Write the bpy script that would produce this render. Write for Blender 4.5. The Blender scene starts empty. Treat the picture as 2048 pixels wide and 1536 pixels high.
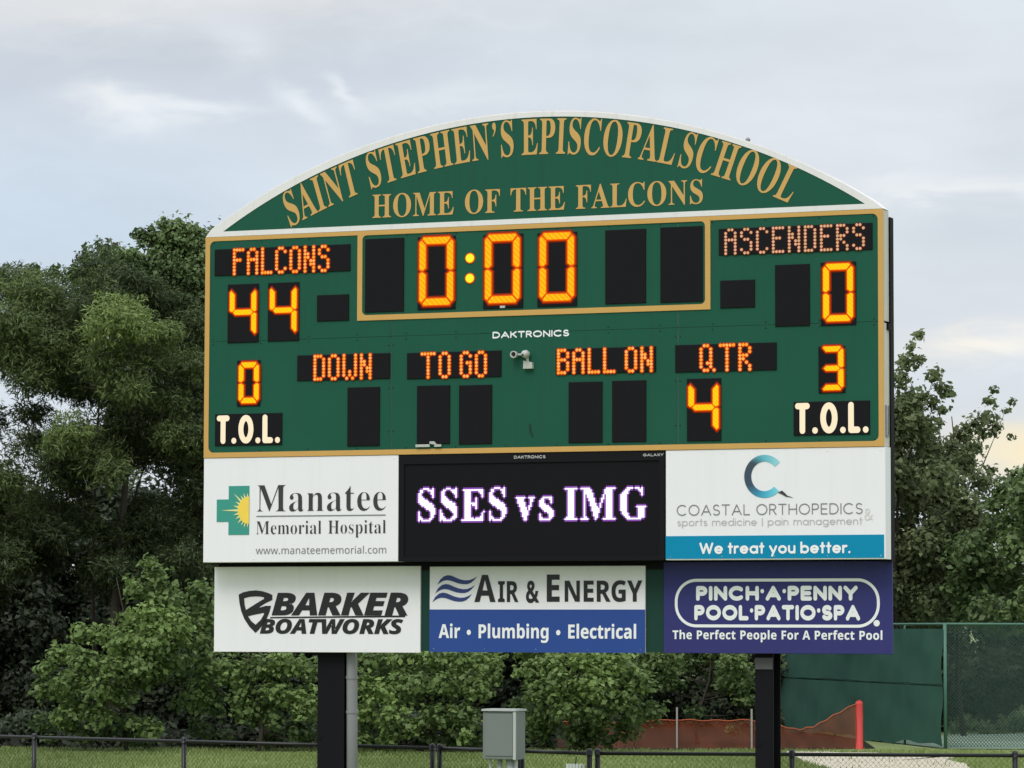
import bpy, math, random
import numpy as np
from mathutils import Vector, Matrix
from mathutils.geometry import delaunay_2d_cdt

C = bpy.context.scene.collection
SC = bpy.context.scene
rad = math.radians

# ------------------------------------------------------------------ camera, world, sun, exposure
CAL = {'pitch': 0.07019, 'roll': 0.00262, 'th': 0.37352, 'X': 0.2039, 'Y': 36.5954, 'Z': 0.7222, 'H': 2.45}
H, TH = CAL['H'], CAL['th']
FOC = 7000.0 / 2048.0                       # focal length / picture width
cam = bpy.data.cameras.new('camera'); cam.sensor_width = 36.0; cam.lens = 36.0 * FOC
cam.clip_start = 0.5; cam.clip_end = 6000.0
co = bpy.data.objects.new('camera', cam); C.objects.link(co)
co.matrix_world = (Matrix.Translation((0, 0, H)) @ Matrix.Rotation(math.pi / 2 + CAL['pitch'], 4, 'X')
                   @ Matrix.Rotation(CAL['roll'], 4, 'Z'))
SC.camera = co
SC.view_settings.view_transform = 'Standard'; SC.view_settings.look = 'None'
SC.view_settings.exposure = 0.0; SC.view_settings.gamma = 1.0

SUN_EL, SUN_AZ = 52.0, 205.0                # azimuth clockwise from +Y; the sun stands high behind the camera, veiled by cloud
sun = bpy.data.lights.new('sun', 'SUN'); sun.energy = 1.5; sun.angle = rad(25); sun.color = (1.0, 0.945, 0.89)
so = bpy.data.objects.new('sun', sun); C.objects.link(so)
sd = Vector((math.sin(rad(SUN_AZ)) * math.cos(rad(SUN_EL)), math.cos(rad(SUN_AZ)) * math.cos(rad(SUN_EL)), math.sin(rad(SUN_EL))))
so.rotation_euler = sd.to_track_quat('Z', 'Y').to_euler(); so.location = (0, 0, 60)

def node(nt, kind, **kw):
    n = nt.nodes.new(kind)
    for k, v in kw.items():
        if k.startswith('i_'):
            key = k[2:]; key = int(key) if key.isdigit() else key.replace('_', ' ')
            n.inputs[key].default_value = v
        else: setattr(n, k, v)
    return n
def mathn(nt, op, a, b=None, clamp=False):
    n = nt.nodes.new('ShaderNodeMath'); n.operation = op; n.use_clamp = clamp
    for i, s in enumerate((a, b)):
        if s is None: continue
        if isinstance(s, (int, float)): n.inputs[i].default_value = s
        else: nt.links.new(s, n.inputs[i])
    return n.outputs[0]
def mixc(nt, fac, a, b, mode='MIX'):
    n = nt.nodes.new('ShaderNodeMix'); n.data_type = 'RGBA'; n.blend_type = mode; n.clamp_factor = True
    for s, i in ((fac, 0), (a, 6), (b, 7)):
        if isinstance(s, (int, float)): n.inputs[i].default_value = s
        elif isinstance(s, tuple): n.inputs[i].default_value = (*s, 1.0)
        else: nt.links.new(s, n.inputs[i])
    return n.outputs[2]

world = bpy.data.worlds.new('World'); SC.world = world; world.use_nodes = True
def build_world():
    nt = world.node_tree; nt.nodes.clear(); L = nt.links
    tc = node(nt, 'ShaderNodeTexCoord'); sep = node(nt, 'ShaderNodeSeparateXYZ'); L.new(tc.outputs['Generated'], sep.inputs[0])
    x, y, z = sep.outputs
    sky = node(nt, 'ShaderNodeTexSky', sky_type='NISHITA', sun_disc=False, sun_elevation=rad(SUN_EL), sun_rotation=rad(SUN_AZ))
    K = 10.0                                                     # background strength 0.1
    def lin(r, g, b): return tuple((((c / 255 + .055) / 1.055) ** 2.4) * K for c in (r, g, b - 2))
    # large soft cloud sheets (stretched along the horizon)
    def noise(sx, sz, scale, detail, off=0.0, rough=.5, dist=0.0):
        cb = node(nt, 'ShaderNodeCombineXYZ')
        L.new(mathn(nt, 'MULTIPLY', x, sx), cb.inputs[0]); cb.inputs[1].default_value = off
        L.new(mathn(nt, 'MULTIPLY', z, sz), cb.inputs[2])
        n = node(nt, 'ShaderNodeTexNoise'); n.inputs['Scale'].default_value = scale; n.inputs['Detail'].default_value = detail
        n.inputs['Roughness'].default_value = rough; n.inputs['Distortion'].default_value = dist
        L.new(cb.outputs[0], n.inputs['Vector']); return n.outputs['Fac']
    n1 = noise(12, 34, 1.0, 5, 1.7, .5, .4); n2 = noise(45, 120, 1.0, 6, 4.1, .55, .8); n3 = noise(6, 20, 1.0, 3, 9.3)
    wz = mathn(nt, 'ADD', z, mathn(nt, 'MULTIPLY', mathn(nt, 'SUBTRACT', n2, .5), .013))
    wx = mathn(nt, 'ADD', x, mathn(nt, 'MULTIPLY', mathn(nt, 'SUBTRACT', n1, .5), .03))
    def blob(cx, cz, rx, rz, rot=0.0, soft=1.0):                  # a cloud at a bearing cx and a height cz (radians); 1 at its heart
        dx = mathn(nt, 'SUBTRACT', wx, cx); dz = mathn(nt, 'SUBTRACT', wz, cz)
        c, s = math.cos(rot), math.sin(rot)
        a = mathn(nt, 'ADD', mathn(nt, 'MULTIPLY', dx, c / rx), mathn(nt, 'MULTIPLY', dz, s / rx))
        b = mathn(nt, 'ADD', mathn(nt, 'MULTIPLY', dx, -s / rz), mathn(nt, 'MULTIPLY', dz, c / rz))
        d = mathn(nt, 'ADD', mathn(nt, 'MULTIPLY', a, a), mathn(nt, 'MULTIPLY', b, b))
        front = mathn(nt, 'GREATER_THAN', y, 0.0)
        return mathn(nt, 'MULTIPLY', mathn(nt, 'POWER', 2.718, mathn(nt, 'MULTIPLY', d, -soft)), front)
    def px(a, b): return ((a - 1024) / 7000.0, (1260 - b) / 7000.0)
    col = lin(214, 221, 230)
    # left: bluer gap low down, grey sheet above; right: paler sheet
    col = mixc(nt, mathn(nt, 'MULTIPLY', blob(*px(60, 470), .10, .042), .9), col, lin(197, 212, 229))
    col = mixc(nt, mathn(nt, 'MULTIPLY', blob(*px(420, 130), .12, .020, -.06), .95), col, lin(195, 203, 215))
    col = mixc(nt, mathn(nt, 'MULTIPLY', blob(*px(-20, 170), .05, .018), .6), col, lin(196, 205, 219))
    col = mixc(nt, mathn(nt, 'MULTIPLY', blob(*px(300, -30), .12, .016, .05), 1.0), col, lin(224, 225, 228))
    col = mixc(nt, mathn(nt, 'MULTIPLY', blob(*px(1250, 150), .06, .03, .3), .5), col, lin(209, 217, 227))
    col = mixc(nt, mathn(nt, 'MULTIPLY', blob(*px(1700, 230), .06, .03, .2), .7), col, lin(221, 226, 233))
    col = mixc(nt, mathn(nt, 'MULTIPLY', blob(*px(1950, 480), .035, .010), .7), col, lin(203, 212, 222))
    col = mixc(nt, mathn(nt, 'MULTIPLY', blob(*px(1950, 600), .05, .014), .6), col, lin(210, 216, 226))
    # streaks
    col = mixc(nt, mathn(nt, 'MULTIPLY', blob(*px(262, 216), .017, .0046, -.10, 1.5), 1.0), col, lin(231, 234, 239))
    col = mixc(nt, mathn(nt, 'MULTIPLY', blob(*px(410, 228), .020, .0034, -.03, 1.3), .9), col, lin(226, 231, 238))
    col = mixc(nt, mathn(nt, 'MULTIPLY', blob(*px(285, 248), .013, .0046, -.10), .8), col, lin(222, 228, 236))
    col = mixc(nt, mathn(nt, 'MULTIPLY', blob(*px(632, 222), .010, .0032, -.65, 1.2), 1.0), col, lin(224, 230, 238))
    col = mixc(nt, mathn(nt, 'MULTIPLY', blob(*px(720, 195), .007, .0020, -.8, 1.3), .9), col, lin(224, 229, 237))
    col = mixc(nt, mathn(nt, 'MULTIPLY', blob(*px(900, 205), .030, .0045, .08), .75), col, lin(221, 227, 235))
    col = mixc(nt, mathn(nt, 'MULTIPLY', blob(*px(475, 92), .011, .0065, -.5, 1.4), 1.0), col, lin(218, 223, 231))
    col = mixc(nt, mathn(nt, 'MULTIPLY', blob(*px(1930, 384), .036, .0032, .04, 1.2), .9), col, lin(233, 236, 240))
    col = mixc(nt, mathn(nt, 'MULTIPLY', blob(*px(1790, 365), .012, .0018, .1), .6), col, lin(230, 234, 239))
    col = mixc(nt, mathn(nt, 'MULTIPLY', blob(*px(1945, 690), .022, .0042, .08), 1.0), col, lin(242, 238, 232))
    col = mixc(nt, mathn(nt, 'MULTIPLY', blob(*px(2020, 905), .024, .0075), 1.0), col, lin(250, 236, 204))
    # fine structure everywhere
    f = mathn(nt, 'MULTIPLY', mathn(nt, 'SUBTRACT', n2, .5), .10); g = mathn(nt, 'MULTIPLY', mathn(nt, 'SUBTRACT', n1, .5), .22)
    gain = mathn(nt, 'ADD', 1.085, mathn(nt, 'ADD', f, g))
    # an overcast dome is brighter overhead than at the horizon
    el = mathn(nt, 'MAXIMUM', mathn(nt, 'SUBTRACT', z, .18), 0.0)
    gain = mathn(nt, 'MULTIPLY', gain, mathn(nt, 'ADD', 1.0, mathn(nt, 'MULTIPLY', el, 1.75)))
    vm = nt.nodes.new('ShaderNodeVectorMath'); vm.operation = 'SCALE'; L.new(col, vm.inputs[0]); L.new(gain, vm.inputs[3])
    cover = mathn(nt, 'ADD', .90, mathn(nt, 'MULTIPLY', n3, .1))
    out = mixc(nt, cover, sky.outputs[0], vm.outputs[0])
    bg = node(nt, 'ShaderNodeBackground'); bg.inputs['Strength'].default_value = 0.1
    L.new(out, bg.inputs['Color'])
    wo = node(nt, 'ShaderNodeOutputWorld'); L.new(bg.outputs[0], wo.inputs['Surface'])
build_world()

# ------------------------------------------------------------------ tables (metres on the board's own plane)
LAY = {
 'board': [-3.81,1.134,3.81,3.54],
 'clock': [-1.997,2.575,1.975,3.521],
 'captions': {"FALCONS": [-3.697,3.115,-2.081,3.404],"ASCENDERS": [2.067,3.129,3.699,3.402],"DOWN": [-2.699,1.945,-1.611,2.22],"TO GO": [-1.414,1.935,-0.336,2.213],"BALL ON": [0.276,1.944,1.382,2.209],"QTR": [1.593,1.932,2.684,2.215]},
 'capx': {"FALCONS": [-3.456,-2.34],"ASCENDERS": [2.144,3.607],"DOWN": [-2.486,-1.839],"TO GO": [-1.237,-0.513],"BALL ON": [0.309,1.334],"QTR": [1.876,2.4]},
 'panels': [[-2.469,2.582,-2.095,2.864],[-1.907,2.661,-1.456,3.449],[0.825,2.664,1.273,3.437],[1.432,2.66,1.891,3.442],[2.082,2.582,2.454,2.867],[2.67,2.375,3.038,3.007],[-2.104,1.231,-1.728,1.861],[-1.297,1.24,-0.919,1.86],[-0.815,1.23,-0.441,1.854],[0.42,1.224,0.794,1.859],[0.902,1.224,1.275,1.861]],
 'digits': [["4",[-3.534,2.378,-3.163,3.015],[-3.505,2.444,-3.183,2.97]],["4",[-3.052,2.381,-2.681,3.015],[-3.025,2.448,-2.703,2.982]],["0",[-1.295,2.668,-0.862,3.445],[-1.272,2.711,-0.879,3.441]],["0",[-0.544,2.657,-0.094,3.44],[-0.521,2.712,-0.125,3.443]],["0",[0.068,2.658,0.511,3.435],[0.096,2.714,0.485,3.435]],["0",[3.155,2.37,3.525,3.014],[3.182,2.408,3.5,3.0]],["0",[-3.415,1.686,-3.138,2.183],[-3.39,1.716,-3.146,2.164]],["4",[1.72,1.22,2.089,1.863],[1.739,1.305,2.068,1.825]],["3",[3.128,1.684,3.408,2.157],[3.149,1.709,3.396,2.159]]],
 'colon': [[-0.697,3.202],[-0.698,2.988]],
 'tolpanel': [[-3.675,1.261,-2.873,1.606],[2.863,1.258,3.664,1.6]],
 'toltext': [[-3.648,1.282,-2.895,1.591],[2.883,1.273,3.651,1.588]],
 'maker': [-0.438,2.341,0.422,2.412],
 'maker2': [-0.193,1.07,0.16,1.102],
 'galaxy': [1.239,1.072,1.463,1.101],
 'hdlogo': [-0.35,2.66,-0.293,2.684],
 'latch': [-1.303,1.2,-1.01,1.243],
 'lamp': [[-0.167,2.16],[-0.043,2.162],[-0.027,2.066]],
 'arc_out': [-0.0185,-2.1411,6.8612],
 'arc_in': [0.0114,-1.9648,6.6322],
 'arc_text': [0.0364,-2.1346,6.4068],
 'words': [["SAINT",-2.787,-1.965],["STEPHEN’S",-1.842,-0.201],["EPISCOPAL",-0.114,1.563],["SCHOOL",1.618,2.813]],
 'tilt': [[0.0032,0.0533,-0.0008],[-0.0051,-0.0048,0.3771]],
 'motto': [-1.827,3.675,1.894,3.924],
 'hospital': [-3.809,0.006,-1.511,1.144],
 'screen': [-1.511,-0.007,1.478,1.152],
 'ortho': [1.487,-0.006,3.82,1.113],
 'orthoband': [1.482,-0.006,3.799,0.246],
 'cross': [[-3.507,0.826],[-3.26,0.824],[-3.259,0.296],[-3.505,0.296],[-3.508,0.437],[-3.649,0.439],[-3.649,0.68],[-3.507,0.681]],
 'sun': [[-3.26,0.561],[-3.404,0.564],[-3.607,0.569]],
 'manatee': [-3.173,0.542,-1.653,0.828],
 'memorial': [-3.176,0.3,-1.651,0.44],
 'url': [-3.178,0.087,-1.646,0.17],
 'rule': [-3.173,0.488,-1.655,0.499],
 'ring': [[2.55,0.848],[2.334,0.852],[2.409,0.856],[2.552,1.068],[2.551,0.999]],
 'tail': [[2.694,0.68],[2.735,0.701],[2.76,0.681],[2.791,0.65],[2.85,0.629],[2.776,0.639],[2.737,0.662]],
 'coastal': [1.607,0.454,3.583,0.567],
 'amp': [3.603,0.393,3.693,0.51],
 'sports': [1.616,0.348,3.581,0.424],
 'treat': [1.853,0.059,3.455,0.178],
 'lcd': [["SSES",[-1.293,0.427,-0.285,0.764]],["vs",[-0.183,0.424,0.242,0.664]],["IMG",[0.363,0.423,1.28,0.758]]],
 'boat': [-3.81,-0.967,-1.371,-0.043],
 'air': [-1.264,-0.956,1.164,-0.05],
 'pool': [1.365,-0.956,3.809,0.009],
 'airband': [-1.265,-0.956,1.164,-0.506],
 'backing': [-3.274,-0.951,3.799,0.055],
 'shield': [[[-3.515,-0.345],[-3.457,-0.319],[-3.383,-0.305],[-3.309,-0.299],[-3.225,-0.309],[-3.151,-0.331],[-3.109,-0.35],[-3.111,-0.404],[-3.193,-0.439],[-3.261,-0.479],[-3.256,-0.486],[-3.193,-0.467],[-3.124,-0.466],[-3.142,-0.532],[-3.176,-0.608],[-3.224,-0.675],[-3.266,-0.722],[-3.308,-0.76],[-3.382,-0.693],[-3.445,-0.607],[-3.483,-0.521],[-3.504,-0.435]],[[-3.448,-0.386],[-3.383,-0.369],[-3.309,-0.365],[-3.246,-0.368],[-3.209,-0.375],[-3.209,-0.391],[-3.319,-0.451],[-3.425,-0.512],[-3.441,-0.455]],[[-3.398,-0.579],[-3.308,-0.56],[-3.208,-0.543],[-3.208,-0.556],[-3.245,-0.617],[-3.308,-0.672],[-3.361,-0.631]]],
 'barker': [-3.117,-0.563,-1.51,-0.326],
 'works': [-3.257,-0.763,-1.566,-0.609],
 'brule': [[-3.129,-0.587],[-1.544,-0.569],[-1.546,-0.588],[-3.138,-0.602]],
 'waves': [[[-1.174,-0.244],[-1.14,-0.187],[-1.097,-0.153],[-1.054,-0.142],[-1.01,-0.148],[-0.955,-0.171],[-0.906,-0.189],[-0.857,-0.197],[-0.807,-0.195],[-0.764,-0.181],[-0.718,-0.156],[-0.752,-0.195],[-0.789,-0.224],[-0.832,-0.239],[-0.881,-0.238],[-0.93,-0.231],[-0.98,-0.215],[-1.023,-0.201],[-1.066,-0.195],[-1.109,-0.204],[-1.146,-0.224]],[[-1.2,-0.337],[-1.166,-0.281],[-1.123,-0.247],[-1.08,-0.236],[-1.037,-0.242],[-0.981,-0.265],[-0.932,-0.282],[-0.883,-0.291],[-0.833,-0.289],[-0.79,-0.275],[-0.744,-0.249],[-0.778,-0.289],[-0.815,-0.317],[-0.858,-0.332],[-0.907,-0.332],[-0.956,-0.325],[-1.006,-0.309],[-1.049,-0.295],[-1.092,-0.289],[-1.135,-0.298],[-1.173,-0.318]],[[-1.231,-0.429],[-1.197,-0.372],[-1.154,-0.338],[-1.111,-0.327],[-1.067,-0.333],[-1.012,-0.356],[-0.963,-0.373],[-0.913,-0.382],[-0.864,-0.379],[-0.821,-0.365],[-0.775,-0.34],[-0.809,-0.38],[-0.846,-0.408],[-0.889,-0.423],[-0.938,-0.423],[-0.987,-0.416],[-1.037,-0.399],[-1.08,-0.385],[-1.123,-0.38],[-1.166,-0.389],[-1.204,-0.409]]],
 'airtext': [["A",[-0.75,-0.424,-0.508,-0.141]],["IR",[-0.48,-0.425,-0.247,-0.207]],["&",[-0.163,-0.425,-0.013,-0.203]],["E",[0.071,-0.422,0.215,-0.139]],["NERGY",[0.272,-0.422,1.134,-0.204]]],
 'services': [-1.155,-0.807,1.068,-0.663],
 'pill': [1.49,-0.689,3.679,-0.189],
 'pinch': [1.722,-0.415,3.448,-0.263],
 'pool2': [1.702,-0.617,3.472,-0.459],
 'tag': [1.465,-0.81,3.705,-0.721],
 'reg': [[3.645,-0.644]],
 'postL': [-2.62,-2.307],
 'postR': [2.319,2.513],
 'conduit': [-2.248,-2.239,-2.307,-2.189],
 'platev': [-1.0,-1.118],
 'ebox': [-0.759,-2.092,-0.383,-1.559],
 'fence': {"a": [-6.31,43.24],"b": [-2.22,40.49],"c": [-0.88,39.36],"d": [0.85,37.79],"e": [2.98,38.5],"f": [5.49,37.76]},
 'sand': [[5.49,71.01],[7.17,70.59],[8.64,68.79],[8.45,67.98],[8.33,63.47],[7.73,60.17],[5.77,60.3],[5.39,66.11]],
 'misc': {"redpost": [7.22,73,-0.02],"redtop": [7.23,73,0.98],"st1": [3.44,73,0.01],"st2": [4.99,73,0.01],"silt0": [0.15,73,0.38],"corner": [9.0,73,2.58],"cornerb": [9.02,73,-0.03],"farend": [6.71,88,2.46],"rightend": [12.29,76,2.62]},
}

FONT = {
 'serif': {
  'A': [437,[-9,0,-9,18,12,22,24,30,39,52,206,466,224,465,390,73,416,28,428,21,443,18,443,0,229,0,229,18,249,19,275,28,281,36,283,46,280,63,253,132,103,132,79,71,75,48,77,37,82,29,92,23,106,19,128,18,128,0],[113,161,242,161,177,319]],
  'C': [468,[257,-11,230,-10,181,0,137,20,99,48,68,84,45,127,37,150,27,201,27,255,37,306,45,329,69,371,100,407,139,435,183,454,207,461,233,464,278,464,320,456,371,438,388,435,397,436,411,446,419,465,437,465,437,308,420,308,399,354,386,374,356,407,322,430,285,442,265,443,222,435,187,409,163,365,149,304,144,226,149,153,165,97,192,56,230,32,294,24,342,37,373,54,402,77,428,106,447,89,418,53,384,25,345,5,303,-7]],
  'E': [442,[14,0,14,17,49,21,62,30,71,43,75,65,73,399,67,419,56,430,48,434,16,439,16,455,399,455,399,320,383,320,373,364,364,381,353,395,325,415,306,422,259,430,204,429,196,427,186,417,183,402,183,246,226,250,250,261,267,279,274,292,288,345,304,345,304,118,287,118,281,160,268,190,256,204,241,213,222,219,183,222,183,58,189,39,203,30,267,29,313,39,339,50,371,75,397,112,411,143,430,143,402,0]],
  'F': [404,[15,0,15,17,40,21,57,29,67,40,73,58,75,375,70,410,66,417,48,431,14,439,14,455,394,455,394,320,377,320,371,350,361,375,349,395,321,416,283,427,249,431,196,429,187,424,184,418,182,247,207,248,235,255,256,270,271,294,284,347,302,347,302,118,285,118,277,160,271,176,265,190,247,209,222,220,182,224,182,71,190,37,198,29,210,24,257,17,257,0]],
  'G': [508,[268,-10,213,-5,188,1,141,19,102,47,70,82,47,125,32,174,29,201,29,256,38,307,57,352,85,391,119,422,139,435,183,455,231,464,278,464,323,456,373,439,392,436,406,443,419,465,437,465,437,308,420,308,407,339,391,366,362,401,329,426,293,441,267,443,224,435,189,409,165,366,151,305,146,228,151,151,158,119,180,67,212,32,231,22,252,15,275,13,302,15,328,27,340,50,343,71,343,128,338,158,323,174,303,180,275,182,275,198,500,198,500,182,469,178,457,171,450,159,446,140,446,29,411,15,340,-4]],
  'H': [523,[15,0,15,17,49,23,57,27,67,38,73,55,75,81,73,401,62,424,40,435,16,439,16,455,242,455,242,439,199,430,189,420,185,410,182,388,182,251,342,251,342,388,339,410,333,424,325,430,282,439,282,455,507,455,507,439,474,432,457,419,451,402,449,379,451,57,457,39,467,28,483,21,507,17,507,0,282,0,282,17,306,20,323,26,334,36,340,54,342,221,182,221,182,67,186,46,200,27,217,20,242,17,242,0]],
  'I': [261,[13,0,13,17,47,24,61,32,70,45,75,63,75,398,71,416,63,427,49,434,13,439,13,455,244,455,244,439,210,434,191,423,183,398,183,62,187,44,196,32,212,24,246,17,246,0]],
  'L': [426,[15,0,15,17,49,23,57,27,67,38,73,55,75,81,73,402,67,419,56,429,40,436,16,439,16,455,250,455,250,439,215,436,203,432,190,421,184,404,182,74,185,47,196,33,217,28,270,29,301,35,327,45,350,60,370,80,395,120,409,154,427,154,402,0]],
  'M': [634,[14,0,14,17,38,20,61,32,70,45,75,66,74,405,71,416,58,430,40,436,15,439,15,455,185,455,317,142,449,455,617,455,617,439,586,432,578,428,568,417,562,401,560,378,560,75,563,49,567,37,582,23,617,17,617,0,396,0,396,17,437,27,445,34,452,50,455,83,455,399,288,0,270,0,105,389,105,80,108,53,114,35,126,25,144,19,169,17,169,0]],
  'N': [494,[403,-11,107,350,107,65,111,44,119,31,124,26,141,20,167,17,167,0,18,0,18,17,49,21,63,28,73,47,76,69,76,388,40,431,18,439,18,455,156,455,391,169,391,387,388,409,384,419,373,429,357,435,331,439,331,455,480,455,480,439,455,436,433,425,426,411,422,390,422,-11]],
  'O': [525,[261,-11,222,-8,169,7,122,34,82,71,61,101,39,151,30,188,28,248,34,286,53,338,82,384,108,410,137,431,170,448,206,460,265,466,304,463,340,455,389,432,431,399,464,356,481,323,492,287,498,248,498,208,487,151,473,117,454,85,417,45,388,24,355,7,300,-8],[265,12,306,21,338,47,361,90,375,150,379,228,378,268,368,337,348,389,318,424,281,441,260,443,219,435,186,409,163,366,150,305,145,228,150,151,157,119,177,67,191,47,224,21,243,14]],
  'P': [418,[15,0,15,17,49,23,57,27,67,38,73,55,75,81,73,401,62,424,40,435,16,439,16,455,274,453,299,450,336,440,372,418,397,386,406,361,409,332,402,290,394,271,382,255,367,240,348,228,301,211,273,207,182,206,182,67,186,46,200,27,217,20,242,17,242,0],[182,230,220,231,251,238,272,253,285,276,289,291,292,329,286,382,275,406,267,415,246,427,216,431,197,429,189,424,183,411]],
  'S': [390,[43,-11,43,158,62,158,78,105,99,65,111,50,125,37,158,20,197,15,237,22,265,45,275,65,279,89,277,106,270,122,244,149,121,214,89,240,67,266,54,297,50,332,52,363,67,403,83,424,103,442,141,460,193,466,306,445,315,452,320,466,339,466,339,319,322,319,313,348,301,373,277,405,248,429,227,439,194,445,158,438,132,419,120,391,122,361,137,336,176,309,253,273,296,249,326,225,346,198,356,168,359,133,356,100,339,58,320,34,295,15,248,-4,192,-10,158,-8,81,12,67,5,61,-11]],
  'T': [423,[92,0,92,17,127,22,136,26,147,37,154,55,156,433,110,428,78,414,65,403,45,375,37,358,29,318,11,318,11,455,410,455,410,317,394,317,385,359,368,391,343,415,310,429,263,433,265,54,276,30,291,22,328,17,328,0]],
  'a': [344,[255,-10,222,-3,211,6,200,35,181,19,140,-2,95,-9,70,-6,49,4,40,11,27,29,21,51,22,80,27,96,48,124,63,136,106,158,199,190,198,252,191,277,175,291,148,296,120,292,106,282,104,272,120,246,123,236,121,218,110,202,85,191,69,191,56,195,45,203,37,214,33,228,36,254,49,278,74,298,95,308,133,317,189,317,213,314,250,302,274,280,288,250,292,231,294,42,301,34,310,35,320,42,329,28,301,3,271,-9],[151,34,164,36,179,44,199,63,199,169,170,160,147,147,131,130,121,109,118,84,123,52,130,42,139,36]],
  'e': [301,[154,-10,124,-7,97,3,73,19,53,41,37,69,26,101,19,157,26,210,38,240,54,267,87,298,113,311,142,318,179,317,200,312,218,305,249,280,271,245,277,223,283,173,283,166,117,166,121,121,131,87,147,62,170,47,199,42,230,49,257,70,270,86,285,73,264,43,240,20,214,3,185,-7],[116,192,201,192,201,231,196,268,189,284,178,294,161,297,145,293,132,282,123,263,118,237]],
  'i': [198,[101,362,77,367,65,376,53,396,50,412,56,436,65,449,77,458,92,463,109,463,131,454,146,436,151,421,151,404,142,382,124,367],[18,0,18,16,32,18,42,23,48,29,52,47,52,261,47,285,34,292,20,293,21,310,148,310,149,41,157,23,180,16,180,0]],
  'l': [199,[18,0,18,16,32,18,42,23,48,29,52,47,52,413,44,433,20,439,20,455,148,455,149,41,157,23,180,16,180,0]],
  'm': [554,[18,0,18,16,42,22,50,35,52,48,52,261,46,284,33,292,19,294,19,310,146,310,146,265,162,284,197,310,237,318,262,316,283,309,300,298,312,282,320,261,337,282,355,298,374,309,395,316,418,318,449,314,473,301,490,280,500,250,504,212,505,41,513,23,522,18,536,16,536,0,377,0,377,16,391,18,403,26,409,41,410,56,409,237,401,263,385,271,366,270,355,266,344,259,324,237,325,41,328,30,334,23,343,18,356,16,356,0,199,0,199,16,213,18,225,26,231,41,232,56,231,236,223,263,207,271,187,270,176,266,155,248,146,235,147,41,155,23,164,18,177,16,177,0]],
  'n': [381,[18,0,18,16,42,22,50,35,52,48,52,261,46,284,33,292,19,294,19,310,148,310,148,267,163,286,181,300,200,310,221,316,243,318,275,314,299,301,316,280,327,250,330,212,331,41,340,23,363,16,363,0,202,0,202,16,217,18,225,22,231,30,235,56,234,237,226,263,210,271,191,270,179,266,157,248,148,235,148,48,154,26,161,20,180,16,180,0]],
  'o': [336,[169,-10,135,-7,104,4,77,21,55,43,31,85,22,118,19,154,22,190,31,223,46,253,66,278,90,297,119,311,151,317,185,318,217,311,245,298,280,267,290,254,305,224,314,191,317,154,314,117,305,84,290,54,270,30,245,11,217,-3],[169,11,189,16,197,21,209,39,215,61,220,137,218,215,208,271,195,289,179,298,169,299,158,298,140,289,128,271,121,238,117,187,117,122,122,61,126,45,141,21,149,16]],
  'p': [371,[17,-139,17,-124,33,-121,43,-115,48,-109,52,-90,52,255,49,279,34,292,19,295,19,310,143,310,143,263,156,283,172,299,189,310,209,317,244,318,270,312,282,306,303,289,321,268,340,227,347,195,350,160,347,122,340,88,328,57,302,21,291,12,267,-2,241,-9,208,-8,191,-3,175,5,148,32,150,-93,156,-109,167,-118,197,-123,197,-139],[195,28,207,29,226,39,239,59,248,90,253,154,251,199,241,248,236,259,221,273,199,278,187,276,166,263,148,235,148,69,155,54,172,35]],
  'r': [287,[18,0,18,16,32,18,42,23,48,29,52,47,52,261,46,285,34,292,20,293,21,310,146,310,146,252,169,285,187,301,206,312,224,318,244,318,269,309,280,298,289,275,288,252,273,230,262,224,248,222,230,225,201,256,189,260,178,257,167,248,157,234,151,215,149,47,155,29,163,22,197,16,197,0]],
  's': [288,[151,-10,128,-8,76,9,62,6,51,-9,36,-9,36,105,53,105,63,74,78,49,97,30,118,19,150,15,173,22,187,37,192,51,191,69,179,89,156,105,82,144,54,169,43,188,38,209,41,252,47,266,65,291,90,309,123,318,150,319,217,305,225,310,230,319,244,319,244,222,228,222,218,248,204,269,188,284,169,293,141,296,121,290,109,277,105,265,106,247,115,232,131,220,226,168,247,142,255,121,256,76,253,59,239,30,216,8,202,0,186,-6]],
  't': [228,[124,-9,95,-6,74,3,66,10,55,30,48,71,48,279,20,279,20,300,88,369,129,424,144,424,144,310,208,310,208,279,144,279,146,61,149,51,155,44,168,40,185,46,193,53,206,75,222,66,208,39,192,18,172,3,149,-6]],
  'v': [306,[142,-10,32,263,15,289,-3,293,-3,310,164,310,164,294,146,293,133,288,129,276,185,122,241,269,240,280,228,291,203,294,203,310,305,310,305,295,281,283,267,260,160,-10]],
  '’': [200,[70,443,100,455,135,445,152,405,140,350,105,300,62,270,55,283,88,317,100,357,72,367,52,405]],
 },
 'sans': {
  '&': [492,[187,-7,136,-1,114,6,94,15,62,42,42,79,37,101,37,145,46,180,63,208,104,244,139,266,114,296,87,341,81,368,82,401,93,434,114,459,144,477,182,486,225,486,261,477,289,460,309,434,319,402,320,383,316,352,303,324,269,289,224,258,354,133,378,170,391,203,401,240,461,240,446,190,427,145,392,95,490,0,410,0,352,56,311,26,265,4,229,-4],[188,293,227,319,245,336,256,354,261,373,261,393,252,417,239,429,213,438,191,438,164,429,156,424,145,410,139,393,140,364,147,346,163,321],[189,46,221,48,250,55,286,72,314,93,175,229,148,212,110,176,98,141,98,113,106,88,122,68,158,49]],
  '.': [180,[89,-9,71,-6,60,1,50,19,48,36,50,54,60,71,77,80,96,81,108,78,124,67,130,54,132,36,130,19,124,6,108,-6]],
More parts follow.
